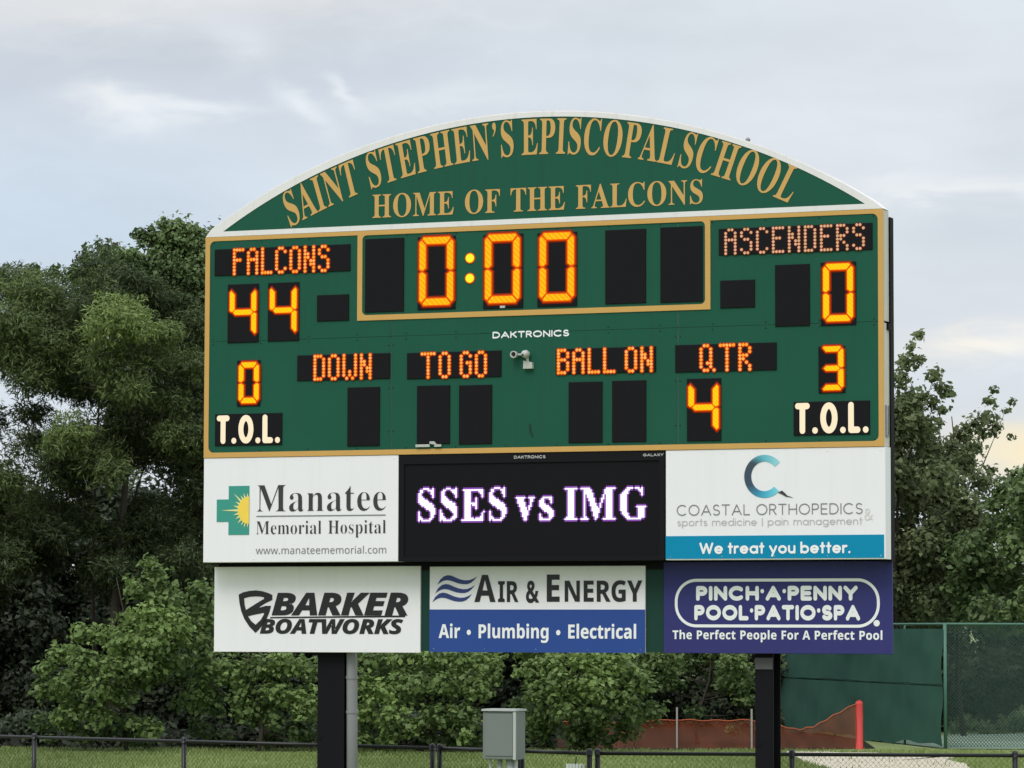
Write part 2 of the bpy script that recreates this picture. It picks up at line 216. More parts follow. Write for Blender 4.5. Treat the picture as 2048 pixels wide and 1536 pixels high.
  'a': [377,[144,-7,108,-3,77,10,63,19,42,44,32,79,31,100,38,139,46,156,73,183,114,202,170,213,265,217,261,270,258,282,245,301,227,312,204,318,179,318,147,313,89,291,71,335,126,357,166,365,218,365,260,356,277,348,302,324,311,309,321,269,322,0,279,0,268,51,265,51,236,21,216,7,192,-2],[158,41,192,45,207,50,234,66,245,77,259,106,263,124,264,176,186,172,145,165,118,152,101,135,96,124,92,99,99,69,104,61,118,50,136,43]],
  'c': [322,[201,-7,165,-4,132,6,102,21,78,44,58,73,50,91,40,131,37,178,40,227,45,249,59,286,79,316,105,339,135,354,168,364,206,367,259,361,300,347,282,298,236,312,204,315,166,310,136,293,115,266,102,228,98,179,102,131,107,111,124,79,135,66,149,57,181,46,223,45,253,50,294,65,294,13,254,-2]],
  'e': [379,[210,-7,153,1,120,14,91,34,68,61,51,93,40,132,38,154,40,222,50,261,65,295,86,322,112,344,143,358,178,366,214,366,247,359,276,347,300,328,327,290,338,259,344,223,345,169,98,169,104,124,118,89,142,64,157,55,192,45,239,45,274,50,328,69,328,17,274,-1],[99,216,283,216,275,264,262,290,241,308,228,314,195,318,164,314,151,309,129,291,112,266,106,251]],
  'i': [173,[87,420,76,421,62,429,56,438,52,457,56,477,62,486,76,494,93,495,115,482,122,457,115,433,98,421],[57,0,57,360,116,360,116,0]],
  'l': [173,[57,0,57,510,116,510,116,0]],
  'm': [628,[57,0,57,360,105,360,113,311,117,311,141,340,162,353,186,362,223,367,254,364,281,357,303,345,321,328,333,306,336,306,363,338,386,352,411,361,452,367,496,362,514,355,530,347,554,321,569,284,574,234,574,0,515,0,515,232,512,262,503,286,489,303,468,314,442,317,405,312,377,298,359,274,353,258,345,221,345,0,286,0,286,232,283,262,274,286,260,303,239,314,212,317,174,312,159,305,147,296,137,283,124,252,116,187,116,0]],
  'n': [415,[57,0,57,360,105,360,113,311,117,311,124,322,153,347,190,362,230,367,255,365,277,362,313,347,340,321,349,304,359,261,361,0,302,0,302,230,299,262,289,286,273,303,251,314,222,317,199,316,163,305,150,296,131,269,124,252,117,211,116,0]],
  'o': [406,[202,-7,166,-3,133,7,103,25,78,49,58,79,45,115,40,136,37,181,44,246,53,273,66,297,82,318,101,336,123,349,148,359,175,365,204,367,242,363,275,353,305,335,329,312,349,282,357,264,367,226,370,181,363,116,354,88,325,42,283,11,259,1,232,-5],[203,42,242,48,272,66,283,80,300,114,308,156,309,181,308,205,300,247,283,281,272,294,258,304,224,316,203,317,182,316,148,304,134,294,123,281,107,247,102,227,98,181,102,134,107,114,123,80,135,66,164,48]],
  'r': [277,[57,0,57,360,105,360,112,294,115,294,139,327,160,345,183,359,225,367,267,363,260,308,221,313,189,308,169,298,151,284,131,256,118,220,116,192,116,0]],
  't': [242,[167,-7,135,-3,106,7,90,20,71,47,62,88,62,314,11,314,11,343,62,366,86,443,121,443,121,360,225,360,225,314,121,314,121,106,123,83,127,73,137,57,159,44,168,42,205,44,228,49,228,4,201,-4]],
  'w': [528,[106,1,7,361,69,361,118,169,142,61,159,125,232,361,297,361,359,158,383,62,387,69,460,361,520,361,420,1,351,1,289,203,265,299,262,299,245,225,173,1]],
 },
 'bold': {
  'A': [463,[-7,-5,165,487,297,487,470,-5,350,-5,315,109,148,109,113,-5],[177,204,288,204,232,400]],
  'E': [376,[55,-5,55,485,341,485,341,391,167,391,167,296,329,296,329,203,167,203,167,89,341,89,341,-5]],
  'F': [369,[55,-5,55,485,340,485,340,391,166,391,166,278,328,278,328,184,166,184,166,-5]],
  'G': [486,[262,-12,220,-9,183,-2,149,12,119,30,93,53,72,81,55,114,43,152,36,194,35,270,44,324,64,373,92,414,129,447,174,472,228,486,258,490,320,490,380,480,439,460,401,368,367,383,324,394,289,397,241,389,227,384,191,359,173,336,155,292,149,258,149,220,153,187,167,143,181,120,200,102,223,90,252,84,305,85,328,89,328,180,237,180,237,274,438,274,438,17,387,2,339,-7]],
  'I': [261,[16,-5,16,61,75,88,75,392,16,419,16,485,245,485,245,419,186,392,186,88,245,61,245,-5]],
  'N': [546,[55,-5,55,485,192,485,395,126,389,485,491,485,491,-5,354,-5,145,358,150,358,156,226,156,-5]],
  'P': [422,[55,-5,55,485,249,483,281,478,309,470,333,458,353,444,380,405,390,382,395,357,397,330,394,296,385,264,370,234,348,209,334,198,301,180,258,169,232,166,167,166,167,-5],[167,259,212,260,239,265,261,275,276,291,283,313,281,351,272,368,257,381,236,388,167,391]],
  'R': [443,[55,-5,55,485,237,483,271,479,301,472,326,461,348,448,366,431,380,412,395,364,397,336,395,310,389,287,372,257,341,226,309,207,452,-5,327,-5,213,179,167,179,167,-5],[167,272,229,274,255,282,264,287,276,301,284,333,280,355,270,371,253,382,227,389,167,391]],
  'T': [389,[139,-5,139,390,8,390,8,485,380,485,380,390,250,390,250,-5]],
  'Y': [419,[154,-5,154,182,-8,485,113,485,210,293,307,485,427,485,265,186,265,-5]],
  'a': [406,[142,-12,122,-11,87,-1,57,18,45,31,28,65,24,87,25,133,30,153,39,172,66,200,107,219,160,229,251,233,248,264,237,283,225,290,208,295,188,295,158,290,92,267,55,344,113,367,172,378,232,378,281,368,302,358,334,331,354,294,359,270,360,-5,282,-5,263,45,265,45,237,16,216,2,176,-10],[179,71,212,78,238,97,243,105,250,127,251,165,184,160,161,153,147,141,137,118,136,101,140,88,147,80,158,75]],
  'b': [425,[254,-12,211,-7,198,-1,170,16,150,35,149,35,132,-5,47,-5,47,515,157,515,157,392,153,324,150,324,171,348,189,362,212,373,241,378,281,376,304,371,343,347,361,328,386,282,394,252,400,184,394,115,375,61,360,39,342,20,324,7,302,-4,279,-10],[226,80,246,84,255,89,271,106,285,147,287,206,285,223,276,252,262,272,245,284,211,288,188,281,181,275,168,257,164,245,159,214,158,164,163,131,172,105,179,97,198,84]],
  'c': [345,[201,-12,169,-10,115,5,91,18,71,36,55,56,41,81,32,111,27,143,25,181,29,232,33,254,49,293,70,324,98,348,131,366,169,375,189,378,253,376,299,365,330,352,298,265,250,282,218,288,184,283,164,271,150,251,140,221,137,182,141,144,150,114,157,104,175,88,197,81,223,80,255,85,292,100,318,115,318,18,287,1,255,-8]],
  'e': [397,[218,-12,175,-8,136,1,87,30,73,43,50,73,34,112,26,156,26,206,33,251,39,272,57,307,81,335,111,356,145,371,183,378,234,377,285,363,308,350,328,334,344,314,357,292,366,266,371,238,373,153,138,153,141,129,152,105,170,87,193,77,223,73,275,77,321,91,352,105,352,16,303,-3,279,-8],[140,230,268,230,266,249,253,277,228,294,204,297,185,294,159,279,148,263]],
  'f': [260,[64,-5,64,286,8,286,8,343,64,370,64,412,69,444,87,479,116,502,153,515,198,519,243,516,286,506,296,501,268,419,233,428,202,429,190,426,182,419,175,403,174,372,260,372,260,286,174,286,174,-5]],
  'g': [425,[189,-166,116,-161,90,-157,47,-144,47,-53,109,-73,166,-82,195,-83,222,-80,242,-71,256,-55,265,-34,271,40,241,8,219,-4,195,-10,169,-12,143,-10,119,-4,98,7,80,21,63,40,50,63,38,88,31,117,25,183,31,249,39,278,50,303,64,326,81,345,99,359,121,370,145,376,171,378,198,376,223,370,245,358,264,343,279,325,276,325,284,372,378,372,378,-1,376,-32,370,-59,360,-83,347,-105,329,-124,308,-139,256,-160,224,-165],[204,77,231,80,241,84,250,90,264,107,268,117,274,149,274,204,268,240,257,264,250,272,230,283,203,287,179,283,162,271,149,250,140,220,137,181,140,143,149,113,162,93,180,81]],
  'h': [441,[47,-5,47,515,157,515,156,355,153,325,151,325,166,344,196,365,220,374,259,378,304,373,342,357,359,346,383,312,390,290,396,239,396,-5,286,-5,286,214,283,242,276,263,267,277,251,285,232,288,216,287,191,278,182,270,168,247,160,214,157,173,157,-5]],
  'i': [205,[103,407,76,411,61,419,50,431,44,450,44,473,50,492,61,504,85,514,112,515,136,509,151,498,162,473,160,441,151,424,129,411],[47,-5,47,372,157,372,157,-5]],
  'l': [205,[47,-5,47,515,157,515,157,-5]],
  'm': [660,[47,-5,47,372,133,372,146,325,146,325,160,344,192,366,242,378,300,374,325,365,346,352,368,325,372,325,387,344,419,366,469,378,508,377,549,367,580,346,593,330,603,312,613,267,614,-5,504,-5,502,242,495,263,485,277,472,285,454,288,428,284,409,272,392,237,386,204,386,-5,276,-5,274,242,267,263,258,277,243,285,226,288,211,287,188,278,172,259,163,232,157,173,157,-5]],
  'n': [441,[47,-5,47,372,133,372,146,325,146,325,160,344,182,359,220,374,247,378,284,377,305,373,325,367,358,346,383,312,394,267,396,-5,286,-5,284,242,273,271,260,282,242,288,216,287,190,278,173,259,163,232,157,173,157,-5]],
  'o': [416,[207,-12,167,-8,130,2,98,21,70,46,49,78,33,116,26,160,27,220,42,280,57,306,74,327,95,346,120,361,147,371,176,376,229,378,269,370,302,355,332,334,357,306,376,272,387,231,390,208,389,148,383,117,373,87,359,62,341,40,320,21,296,6,268,-4,240,-10],[208,79,234,83,255,96,262,105,272,129,278,163,276,222,262,263,245,279,222,287,208,288,194,287,171,279,154,263,140,222,137,184,140,146,154,104,161,96,182,83]],
  'p': [425,[47,-166,47,372,138,372,152,324,150,324,180,355,212,373,257,378,304,371,343,347,361,328,386,282,394,252,400,184,398,148,394,115,374,61,342,20,302,-4,279,-10,254,-12,211,-7,189,4,170,16,150,35,153,35,157,7,157,-166],[226,80,248,84,265,97,272,105,282,131,288,185,285,223,277,253,264,272,247,284,211,288,188,281,181,275,168,257,164,245,159,214,158,164,163,131,172,105,179,97,198,84]],
  'r': [305,[47,-5,47,372,132,372,147,310,145,310,167,340,202,366,242,378,296,376,288,272,244,275,207,266,190,258,177,246,163,221,157,187,157,-5]],
  't': [291,[178,-12,140,-8,117,-1,97,11,74,38,64,65,59,97,58,286,10,286,10,337,67,370,95,450,168,450,168,372,271,372,271,286,168,286,168,115,170,101,175,91,183,84,193,80,226,79,275,91,275,6,231,-7]],
  'u': [441,[181,-12,136,-7,98,10,69,36,58,55,51,76,45,128,45,372,155,372,155,152,158,125,164,104,174,90,190,81,210,78,226,79,251,88,268,107,278,135,284,194,284,372,394,372,394,-5,308,-5,295,42,296,42,290,33,271,15,247,1,208,-10]],
 },
 'boldampersand': {
  '&': [492,[186,-31,131,-25,105,-16,81,-6,43,27,19,70,13,98,13,148,24,189,44,224,90,263,103,272,94,282,64,332,57,366,58,405,72,446,98,478,135,499,179,510,228,510,270,499,305,478,331,445,343,406,344,382,339,345,323,310,285,271,262,255,350,170,357,181,368,211,383,264,493,264,469,182,448,133,423,98,532,-17,400,-24,350,25,323,5,273,-19,232,-28],[192,325,212,338,226,351,234,364,237,376,237,389,232,403,226,408,209,414,195,414,174,407,172,406,166,398,163,389,164,369,169,357,182,336],[189,70,217,72,242,78,274,93,277,95,172,199,163,193,131,163,122,137,122,117,128,100,138,87,165,72]],
  '•': [330,[260,200,250,241,224,274,186,292,143,292,105,274,79,241,70,200,79,158,105,125,143,107,186,107,224,125,250,158]],
 },
 'bolditalic': {
  'A': [422,[-66,-16,201,496,347,496,399,-16,269,-16,261,98,131,98,74,-16],[187,215,254,215,255,385]],
  'B': [416,[-3,-16,106,496,260,496,312,492,357,479,395,456,419,421,425,397,425,352,415,315,407,296,381,268,349,247,322,238,322,258,338,252,361,236,379,213,390,187,393,156,389,113,377,75,366,57,340,31,309,10,291,1,252,-10,190,-16],[199,306,251,308,269,314,281,321,288,333,291,351,289,362,285,370,279,375,268,378,214,380],[155,100,206,101,227,106,244,115,254,128,259,144,258,170,254,179,246,186,235,191,175,193]],
  'E': [364,[-3,-16,106,496,407,496,382,380,214,380,199,307,356,307,331,192,174,192,155,100,323,100,298,-16]],
  'K': [412,[-3,-16,106,496,239,496,176,264,207,326,347,496,504,494,297,247,397,-16,252,-16,185,171,167,161,131,-16]],
  'O': [490,[218,-23,183,-21,151,-14,122,-3,95,12,74,32,55,57,33,110,26,142,24,176,27,223,40,291,65,357,89,397,118,432,153,461,195,484,242,499,294,503,329,501,362,494,415,469,437,449,454,426,469,399,484,341,485,308,483,259,471,189,455,144,435,102,408,64,378,32,359,18,318,-5,271,-18],[226,95,251,99,276,110,286,118,308,142,317,155,340,210,351,279,351,321,348,334,345,346,334,366,319,379,311,382,276,386,246,376,229,365,197,326,178,288,168,259,162,228,158,177,165,133,185,107,202,99]],
  'R': [409,[-3,-16,106,496,237,496,292,491,339,475,360,462,377,446,391,426,400,403,407,376,408,347,403,302,387,262,361,229,329,205,308,195,396,-16,252,-16,184,168,169,168,131,-16],[194,283,214,283,238,288,256,298,262,304,271,320,274,343,272,357,267,367,259,374,246,378,214,379]],
  'S': [356,[130,-23,60,-15,-3,12,-3,139,55,110,87,99,131,93,153,95,179,104,188,112,192,122,192,137,185,157,168,174,101,229,79,255,66,277,55,313,53,340,56,376,67,410,85,439,110,463,140,481,175,495,213,501,264,501,307,494,346,481,385,461,336,357,267,382,225,385,211,381,199,374,192,366,189,355,190,334,199,318,271,264,295,238,313,210,323,177,326,142,322,101,310,65,299,48,274,22,228,-6,190,-17]],
  'T': [357,[67,-16,151,379,35,379,60,496,424,496,399,379,284,379,200,-16]],
  'W': [600,[59,-16,43,496,170,496,172,218,155,118,180,217,306,496,421,496,428,211,425,120,401,120,439,224,551,496,689,496,461,-16,322,-16,316,218,316,318,340,318,315,248,196,-16]],
 },
 'serifscreen': {
  'S': [390,[43,-11,43,158,62,158,78,105,99,65,111,50,125,37,158,20,197,15,237,22,265,45,275,65,279,89,277,106,270,122,244,149,121,214,89,240,67,266,54,297,50,332,52,363,67,403,83,424,103,442,141,460,193,466,306,445,315,452,320,466,339,466,339,319,322,319,313,348,301,373,277,405,248,429,227,439,194,445,158,438,132,419,120,391,122,361,137,336,176,309,253,273,296,249,326,225,346,198,356,168,359,133,356,100,339,58,320,34,295,15,248,-4,192,-10,158,-8,81,12,67,5,61,-11]],
  'E': [442,[14,0,14,17,49,21,62,30,71,43,75,65,73,399,67,419,56,430,48,434,16,439,16,455,399,455,399,320,383,320,373,364,364,381,353,395,325,415,306,422,259,430,204,429,196,427,186,417,183,402,183,246,226,250,250,261,267,279,274,292,288,345,304,345,304,118,287,118,281,160,268,190,256,204,241,213,222,219,183,222,183,58,189,39,203,30,267,29,313,39,339,50,371,75,397,112,411,143,430,143,402,0]],
  'v': [306,[142,-10,32,263,15,289,-3,293,-3,310,164,310,164,294,146,293,133,288,129,276,185,122,241,269,240,280,228,291,203,294,203,310,305,310,305,295,281,283,267,260,160,-10]],
  's': [288,[151,-10,128,-8,76,9,62,6,51,-9,36,-9,36,105,53,105,63,74,78,49,97,30,118,19,150,15,173,22,187,37,192,51,191,69,179,89,156,105,82,144,54,169,43,188,38,209,41,252,47,266,65,291,90,309,123,318,150,319,217,305,225,310,230,319,244,319,244,222,228,222,218,248,204,269,188,284,169,293,141,296,121,290,109,277,105,265,106,247,115,232,131,220,226,168,247,142,255,121,256,76,253,59,239,30,216,8,202,0,186,-6]],
  'I': [261,[13,0,13,17,47,24,61,32,70,45,75,63,75,398,71,416,63,427,49,434,13,439,13,455,244,455,244,439,210,434,191,423,183,398,183,62,187,44,196,32,212,24,246,17,246,0]],
  'M': [634,[14,0,14,17,38,20,61,32,70,45,75,66,74,405,71,416,58,430,40,436,15,439,15,455,185,455,317,142,449,455,617,455,617,439,586,432,578,428,568,417,562,401,560,378,560,75,563,49,567,37,582,23,617,17,617,0,396,0,396,17,437,27,445,34,452,50,455,83,455,399,288,0,270,0,105,389,105,80,108,53,114,35,126,25,144,19,169,17,169,0]],
  'G': [508,[268,-10,213,-5,188,1,141,19,102,47,70,82,47,125,32,174,29,201,29,256,38,307,57,352,85,391,119,422,139,435,183,455,231,464,278,464,323,456,373,439,392,436,406,443,419,465,437,465,437,308,420,308,407,339,391,366,362,401,329,426,293,441,267,443,224,435,189,409,165,366,151,305,146,228,151,151,158,119,180,67,212,32,231,22,252,15,275,13,302,15,328,27,340,50,343,71,343,128,338,158,323,174,303,180,275,182,275,198,500,198,500,182,469,178,457,171,450,159,446,140,446,29,411,15,340,-4]],
 },
 'serifthin': {
  'M': [634,[22,8,22,10,40,12,66,26,77,42,83,65,82,406,78,420,62,437,42,444,23,446,23,447,180,447,317,126,454,447,609,447,609,445,583,440,573,434,561,421,554,403,552,378,552,75,555,47,560,33,578,16,609,10,609,8,404,8,404,11,441,20,452,29,460,48,463,83,457,407,283,8,275,8,103,397,97,80,100,51,107,30,122,18,142,11,161,10,161,8]],
  'a': [344,[256,-2,226,4,218,11,203,48,177,26,137,6,95,-1,72,2,53,11,46,17,34,33,29,52,30,79,34,92,54,118,67,129,109,151,207,184,206,253,198,281,179,298,148,304,117,300,99,287,96,270,113,243,115,235,113,221,105,208,83,199,70,199,60,202,51,209,44,218,41,229,44,252,55,273,78,291,98,300,134,309,189,309,211,306,246,295,267,275,280,247,284,230,286,39,298,26,313,27,318,31,319,29,297,10,269,-1],[151,26,167,28,184,37,207,60,207,180,167,167,142,153,124,135,113,111,110,84,115,49,124,36,136,28]],
  'n': [381,[26,8,26,10,47,15,58,32,60,47,60,262,53,289,36,300,27,301,27,302,140,302,144,255,169,280,185,293,203,303,222,308,243,310,273,306,294,295,309,276,319,248,322,212,323,39,334,16,355,10,355,8,210,8,210,9,219,10,230,16,239,27,243,55,242,238,233,269,212,279,189,278,175,273,151,253,140,237,140,47,147,22,157,13,172,10,172,8]],
  't': [228,[124,-1,97,2,78,10,72,15,63,33,56,72,56,287,28,287,28,297,94,364,133,416,136,416,136,302,200,302,200,287,136,287,138,60,142,47,150,37,168,32,189,39,199,48,209,64,211,63,201,43,186,24,168,10,147,2]],
  'e': [301,[154,-2,126,1,101,10,78,25,60,46,44,72,34,103,27,157,34,208,45,236,60,262,92,291,116,303,143,310,178,309,198,304,214,298,243,275,264,242,269,221,275,173,275,174,108,174,113,120,124,84,141,56,167,39,199,34,234,42,263,64,271,75,274,72,258,48,235,26,210,10,183,1],[108,184,209,184,209,232,204,270,196,289,182,301,161,305,141,300,126,287,115,266,110,238]],
  'm': [554,[26,8,26,10,47,15,58,32,60,47,60,262,53,289,36,300,27,301,27,302,138,302,141,252,168,278,200,303,237,310,260,308,280,302,294,292,305,278,317,245,343,276,360,291,377,302,397,308,418,310,446,306,468,295,483,276,492,248,496,212,497,39,507,17,519,10,528,9,528,8,385,8,385,9,394,10,410,21,417,39,418,56,417,238,408,269,387,279,364,278,351,273,339,265,316,240,317,40,321,26,329,17,340,10,348,9,348,8,207,8,207,9,216,10,232,21,239,39,240,56,239,237,230,269,209,279,185,278,172,273,149,253,138,237,139,39,149,17,161,10,169,9,169,8]],
  'o': [336,[169,-2,137,1,108,11,82,27,61,48,38,88,30,119,27,154,30,189,39,220,53,249,72,272,94,290,122,303,152,309,184,310,214,303,241,291,274,262,283,250,297,221,306,190,309,154,306,118,297,87,283,58,264,36,241,18,215,5],[169,3,192,9,203,15,216,36,223,60,228,137,226,216,216,274,200,295,181,306,169,307,156,306,135,295,120,274,113,239,109,187,109,122,114,60,119,42,135,15,146,9]],
  'r': [287,[26,8,26,9,34,10,47,16,55,25,60,46,60,262,53,290,36,300,28,300,29,302,138,302,142,241,175,280,192,294,209,305,225,310,243,310,265,302,273,294,281,274,280,255,267,236,259,232,248,230,234,232,205,263,189,268,174,264,161,254,150,238,143,216,141,46,148,24,159,15,189,9,189,8]],
  'i': [198,[101,370,80,374,71,381,61,399,58,412,63,433,71,443,81,451,93,455,107,455,126,447,139,432,143,420,143,406,135,387,120,374],[26,8,26,9,34,10,47,16,55,25,60,46,60,262,54,290,36,300,28,300,29,302,140,302,141,39,151,16,172,10,172,8]],
  'l': [199,[26,8,26,9,34,10,47,16,55,25,60,46,60,415,50,440,28,445,28,447,140,447,141,39,151,16,172,10,172,8]],
  'H': [523,[23,8,23,10,52,15,62,21,74,34,81,53,83,81,81,403,68,430,43,443,24,446,24,447,234,447,234,445,195,437,182,424,177,412,174,389,174,243,350,243,350,389,347,412,340,429,328,437,290,445,290,447,499,447,499,445,471,439,450,424,443,404,441,379,443,56,450,35,462,21,481,13,499,10,499,8,290,8,290,10,308,12,327,19,341,31,348,53,350,229,174,229,174,66,178,43,195,20,215,12,234,10,234,8]],
  's': [288,[151,-2,130,0,76,17,57,13,47,-1,44,-1,44,97,47,97,56,71,72,44,92,23,116,11,151,7,177,15,194,33,200,50,199,71,185,95,160,112,87,151,60,174,51,191,46,210,49,250,54,262,71,285,94,302,124,310,149,311,219,297,231,304,235,311,236,311,236,230,233,230,225,252,210,274,193,291,171,301,140,304,117,297,102,281,97,266,98,245,109,227,127,213,221,162,240,138,247,119,248,77,245,61,232,35,211,14,199,7,184,2]],
  'p': [371,[25,-131,25,-131,36,-129,48,-121,55,-113,60,-91,60,255,57,283,38,299,27,302,27,302,135,302,140,252,162,278,177,293,193,303,210,309,243,310,267,304,278,299,297,283,314,264,332,224,339,194,342,160,339,123,332,90,321,61,296,27,286,19,264,5,240,-1,209,0,194,4,180,12,142,46,142,-95,149,-114,164,-126,189,-130,189,-131],[194,20,209,21,232,33,246,56,256,89,261,154,259,200,249,250,243,264,225,280,199,286,184,284,160,269,140,237,140,67,148,50,168,28]],
 },
 'round': {
  'A': [1305,[70,20,98,7,138,0,178,4,218,21,259,60,360,220,378,236,818,232,926,60,978,16,1018,2,1078,4,1118,21,1159,60,1183,120,1184,160,1173,200,717,926,691,960,665,980,618,998,558,996,518,979,478,942,23,220,1,160,7,100,26,60],[578,521,561,540,578,566,598,582,624,540,618,523]],
  'C': [1325,[466,20,618,1,697,2,798,15,895,40,978,72,1058,117,1098,158,1119,220,1112,280,1078,335,1038,363,998,375,938,371,838,323,737,294,638,286,558,292,498,305,438,327,358,375,302,440,287,500,302,560,358,625,438,673,498,695,558,708,638,714,737,706,838,677,938,629,998,625,1038,637,1072,660,1098,690,1112,720,1119,760,1109,820,1084,860,1058,883,958,936,878,966,798,985,697,998,598,999,518,990,398,962,335,940,255,900,158,829,109,780,65,720,19,620,2,520,2,460,19,380,58,292,118,210,178,153,238,111,338,59]],
  'E': [985,[157,0,737,1,798,21,839,60,863,120,860,180,826,240,778,274,717,285,298,286,285,300,285,340,298,357,678,358,737,379,778,416,799,460,804,520,780,580,737,621,678,642,298,643,285,660,285,700,298,714,318,715,737,716,798,736,842,780,860,820,865,860,850,920,821,960,798,979,758,996,717,1000,138,1000,78,984,26,940,7,900,0,860,2,120,18,75,58,28,98,7]],
  'H': [1155,[70,20,118,2,178,4,218,21,259,60,283,120,285,340,298,357,737,357,750,340,752,120,778,58,818,21,878,1,938,7,991,40,1021,80,1035,140,1035,840,1028,900,1009,940,991,960,938,993,878,999,818,979,778,942,752,880,750,660,737,643,717,642,298,643,285,660,283,880,258,942,218,979,158,999,98,993,44,960,14,920,0,860,0,140,7,100,18,75,38,46]],
  'I': [405,[70,20,98,7,138,0,198,11,238,36,258,58,283,120,283,880,270,920,241,960,198,989,158,999,98,993,58,972,18,925,2,880,0,140,7,100,18,75,38,46]],
  'L': [955,[157,0,717,2,758,16,798,46,821,80,835,140,830,180,812,220,778,257,737,278,697,285,298,286,285,300,283,880,270,920,238,964,198,989,138,1000,78,984,44,960,14,920,2,880,0,140,14,80,44,40,98,7]],
  'N': [1155,[70,20,118,2,178,4,238,36,270,80,285,140,286,500,298,513,818,21,858,4,918,2,958,16,991,40,1021,80,1035,140,1035,840,1028,900,1009,940,991,960,938,993,878,999,818,979,794,960,765,920,750,860,749,500,737,487,218,979,178,996,118,998,78,984,44,960,14,920,0,860,0,140,7,100,18,75,38,46]],
  'O': [1405,[466,20,618,0,697,2,818,19,898,40,993,80,1062,120,1138,180,1198,246,1243,320,1272,400,1285,500,1277,580,1251,660,1207,740,1138,820,1078,869,978,927,898,960,818,981,697,998,618,1000,518,991,438,974,358,948,258,902,170,840,109,780,65,720,19,620,2,520,2,460,19,380,58,292,118,210,178,153,238,111,338,59],[538,296,458,319,398,347,331,400,293,460,288,520,302,560,338,606,398,653,458,681,558,708,618,714,697,712,758,702,858,669,918,632,970,580,997,520,999,500,991,460,958,405,907,360,818,315,737,294,638,286]],
  'P': [1005,[70,20,118,2,178,4,218,21,259,60,283,120,285,300,287,320,298,329,478,329,558,336,618,350,697,382,737,407,818,480,856,540,877,600,883,640,883,700,867,760,850,800,818,850,758,908,697,947,618,979,558,993,478,1000,118,998,70,980,26,940,7,900,0,860,0,140,7,100,18,75,38,46],[298,614,289,620,285,640,285,700,298,714,458,715,518,710,578,686,596,660,558,632,498,616]],
  'S': [1005,[289,20,418,0,498,3,598,19,678,47,758,91,791,120,838,171,872,240,883,320,876,380,840,460,778,529,717,569,638,604,538,628,398,640,340,660,326,680,358,698,398,710,478,712,538,694,618,645,658,637,717,648,765,680,793,720,805,760,805,800,793,840,765,880,714,920,618,970,538,991,438,1000,358,993,258,966,178,925,118,877,61,800,39,740,32,660,42,600,66,540,111,480,138,455,198,412,277,377,358,357,498,346,578,320,538,299,478,287,378,291,318,311,238,362,178,372,118,357,78,326,49,280,41,240,49,180,72,140,158,71,238,34]],
  'T': [1145,[440,20,498,1,558,7,611,40,641,80,655,140,655,700,658,707,678,715,898,716,938,726,978,751,1002,780,1018,813,1024,840,1023,880,999,940,955,980,918,996,878,1000,138,1000,98,993,70,980,38,954,14,920,2,880,5,820,23,780,62,740,118,717,358,714,370,700,372,120,396,60]],
  'Y': [1205,[470,20,518,2,578,4,638,36,670,80,685,140,686,420,1038,751,1073,800,1084,840,1079,900,1058,942,1018,979,978,996,938,1000,898,993,870,980,558,694,538,685,242,960,198,989,158,999,98,993,58,972,18,925,7,900,0,860,5,820,23,780,400,420,402,120,426,60]],
  '·': [405,[70,520,118,502,178,504,218,521,259,560,283,620,281,680,258,731,218,769,178,786,118,788,58,762,20,720,1,660,7,600,26,560]],
 },
 'geo': {
  '.': [305,[42,20,78,3,118,1,158,16,184,40,202,80,204,120,188,160,158,190,118,205,78,203,38,183,17,160,1,120,3,80,18,46]],
  'W': [1505,[342,20,378,3,418,1,458,16,484,40,698,568,718,542,921,40,958,11,998,0,1038,6,1078,33,1098,64,1398,860,1403,880,1402,920,1378,967,1338,994,1298,1000,1258,989,1218,954,1018,433,998,393,796,900,778,927,758,944,718,959,678,957,642,940,618,915,418,418,398,406,204,920,184,960,158,984,118,999,78,997,38,977,18,954,3,920,2,880,7,860,309,60]],
  'a': [965,[293,20,358,6,458,1,558,16,658,55,678,46,718,11,758,0,798,6,844,40,858,65,865,100,865,620,860,660,850,680,818,714,778,729,738,727,718,719,678,684,658,675,618,694,538,719,458,729,358,724,278,706,198,671,123,620,67,560,22,480,2,400,3,320,26,240,75,160,135,100,198,58],[358,216,298,238,264,260,216,320,207,360,213,400,234,440,258,464,298,492,338,509,398,522,438,524,498,517,538,505,586,480,618,454,644,420,658,360,648,320,618,275,558,234,498,212,438,206]],
  'b': [965,[42,20,78,3,118,1,158,16,198,57,278,24,378,3,458,1,518,8,618,35,703,80,778,145,819,200,846,260,865,360,850,460,811,540,763,600,718,639,638,686,538,719,438,729,358,724,278,706,218,681,205,700,202,960,178,1007,158,1024,118,1039,78,1037,38,1016,9,980,0,940,0,100,9,60],[358,216,298,238,264,260,216,320,207,360,213,400,234,440,258,464,298,492,338,509,398,522,438,524,498,517,538,505,586,480,618,454,644,420,658,360,648,320,618,275,558,234,498,212,438,206]],
  'e': [965,[296,20,338,9,418,0,518,8,578,21,658,53,730,100,749,120,766,160,766,200,758,225,732,260,798,269,838,295,862,340,864,380,856,440,824,520,778,585,718,640,650,680,558,713,498,725,418,729,338,720,258,698,178,660,118,615,58,547,22,480,2,400,3,320,26,240,59,180,118,114,195,60],[358,216,295,240,270,260,278,262,602,260,578,252,570,240,538,225,478,209,418,206],[298,469,278,480,318,501,418,524,518,512,586,480,558,467]],
  'o': [965,[293,20,358,6,458,1,538,11,618,35,718,91,773,140,819,200,857,300,865,360,856,440,811,540,763,600,698,653,618,694,538,719,458,729,358,724,278,706,198,671,123,620,67,560,22,480,2,400,3,320,26,240,75,160,135,100,198,58],[358,216,298,238,264,260,216,320,207,360,213,400,234,440,258,464,298,492,338,509,398,522,438,524,498,517,538,505,586,480,618,454,644,420,658,360,648,320,618,275,558,234,498,212,438,206]],
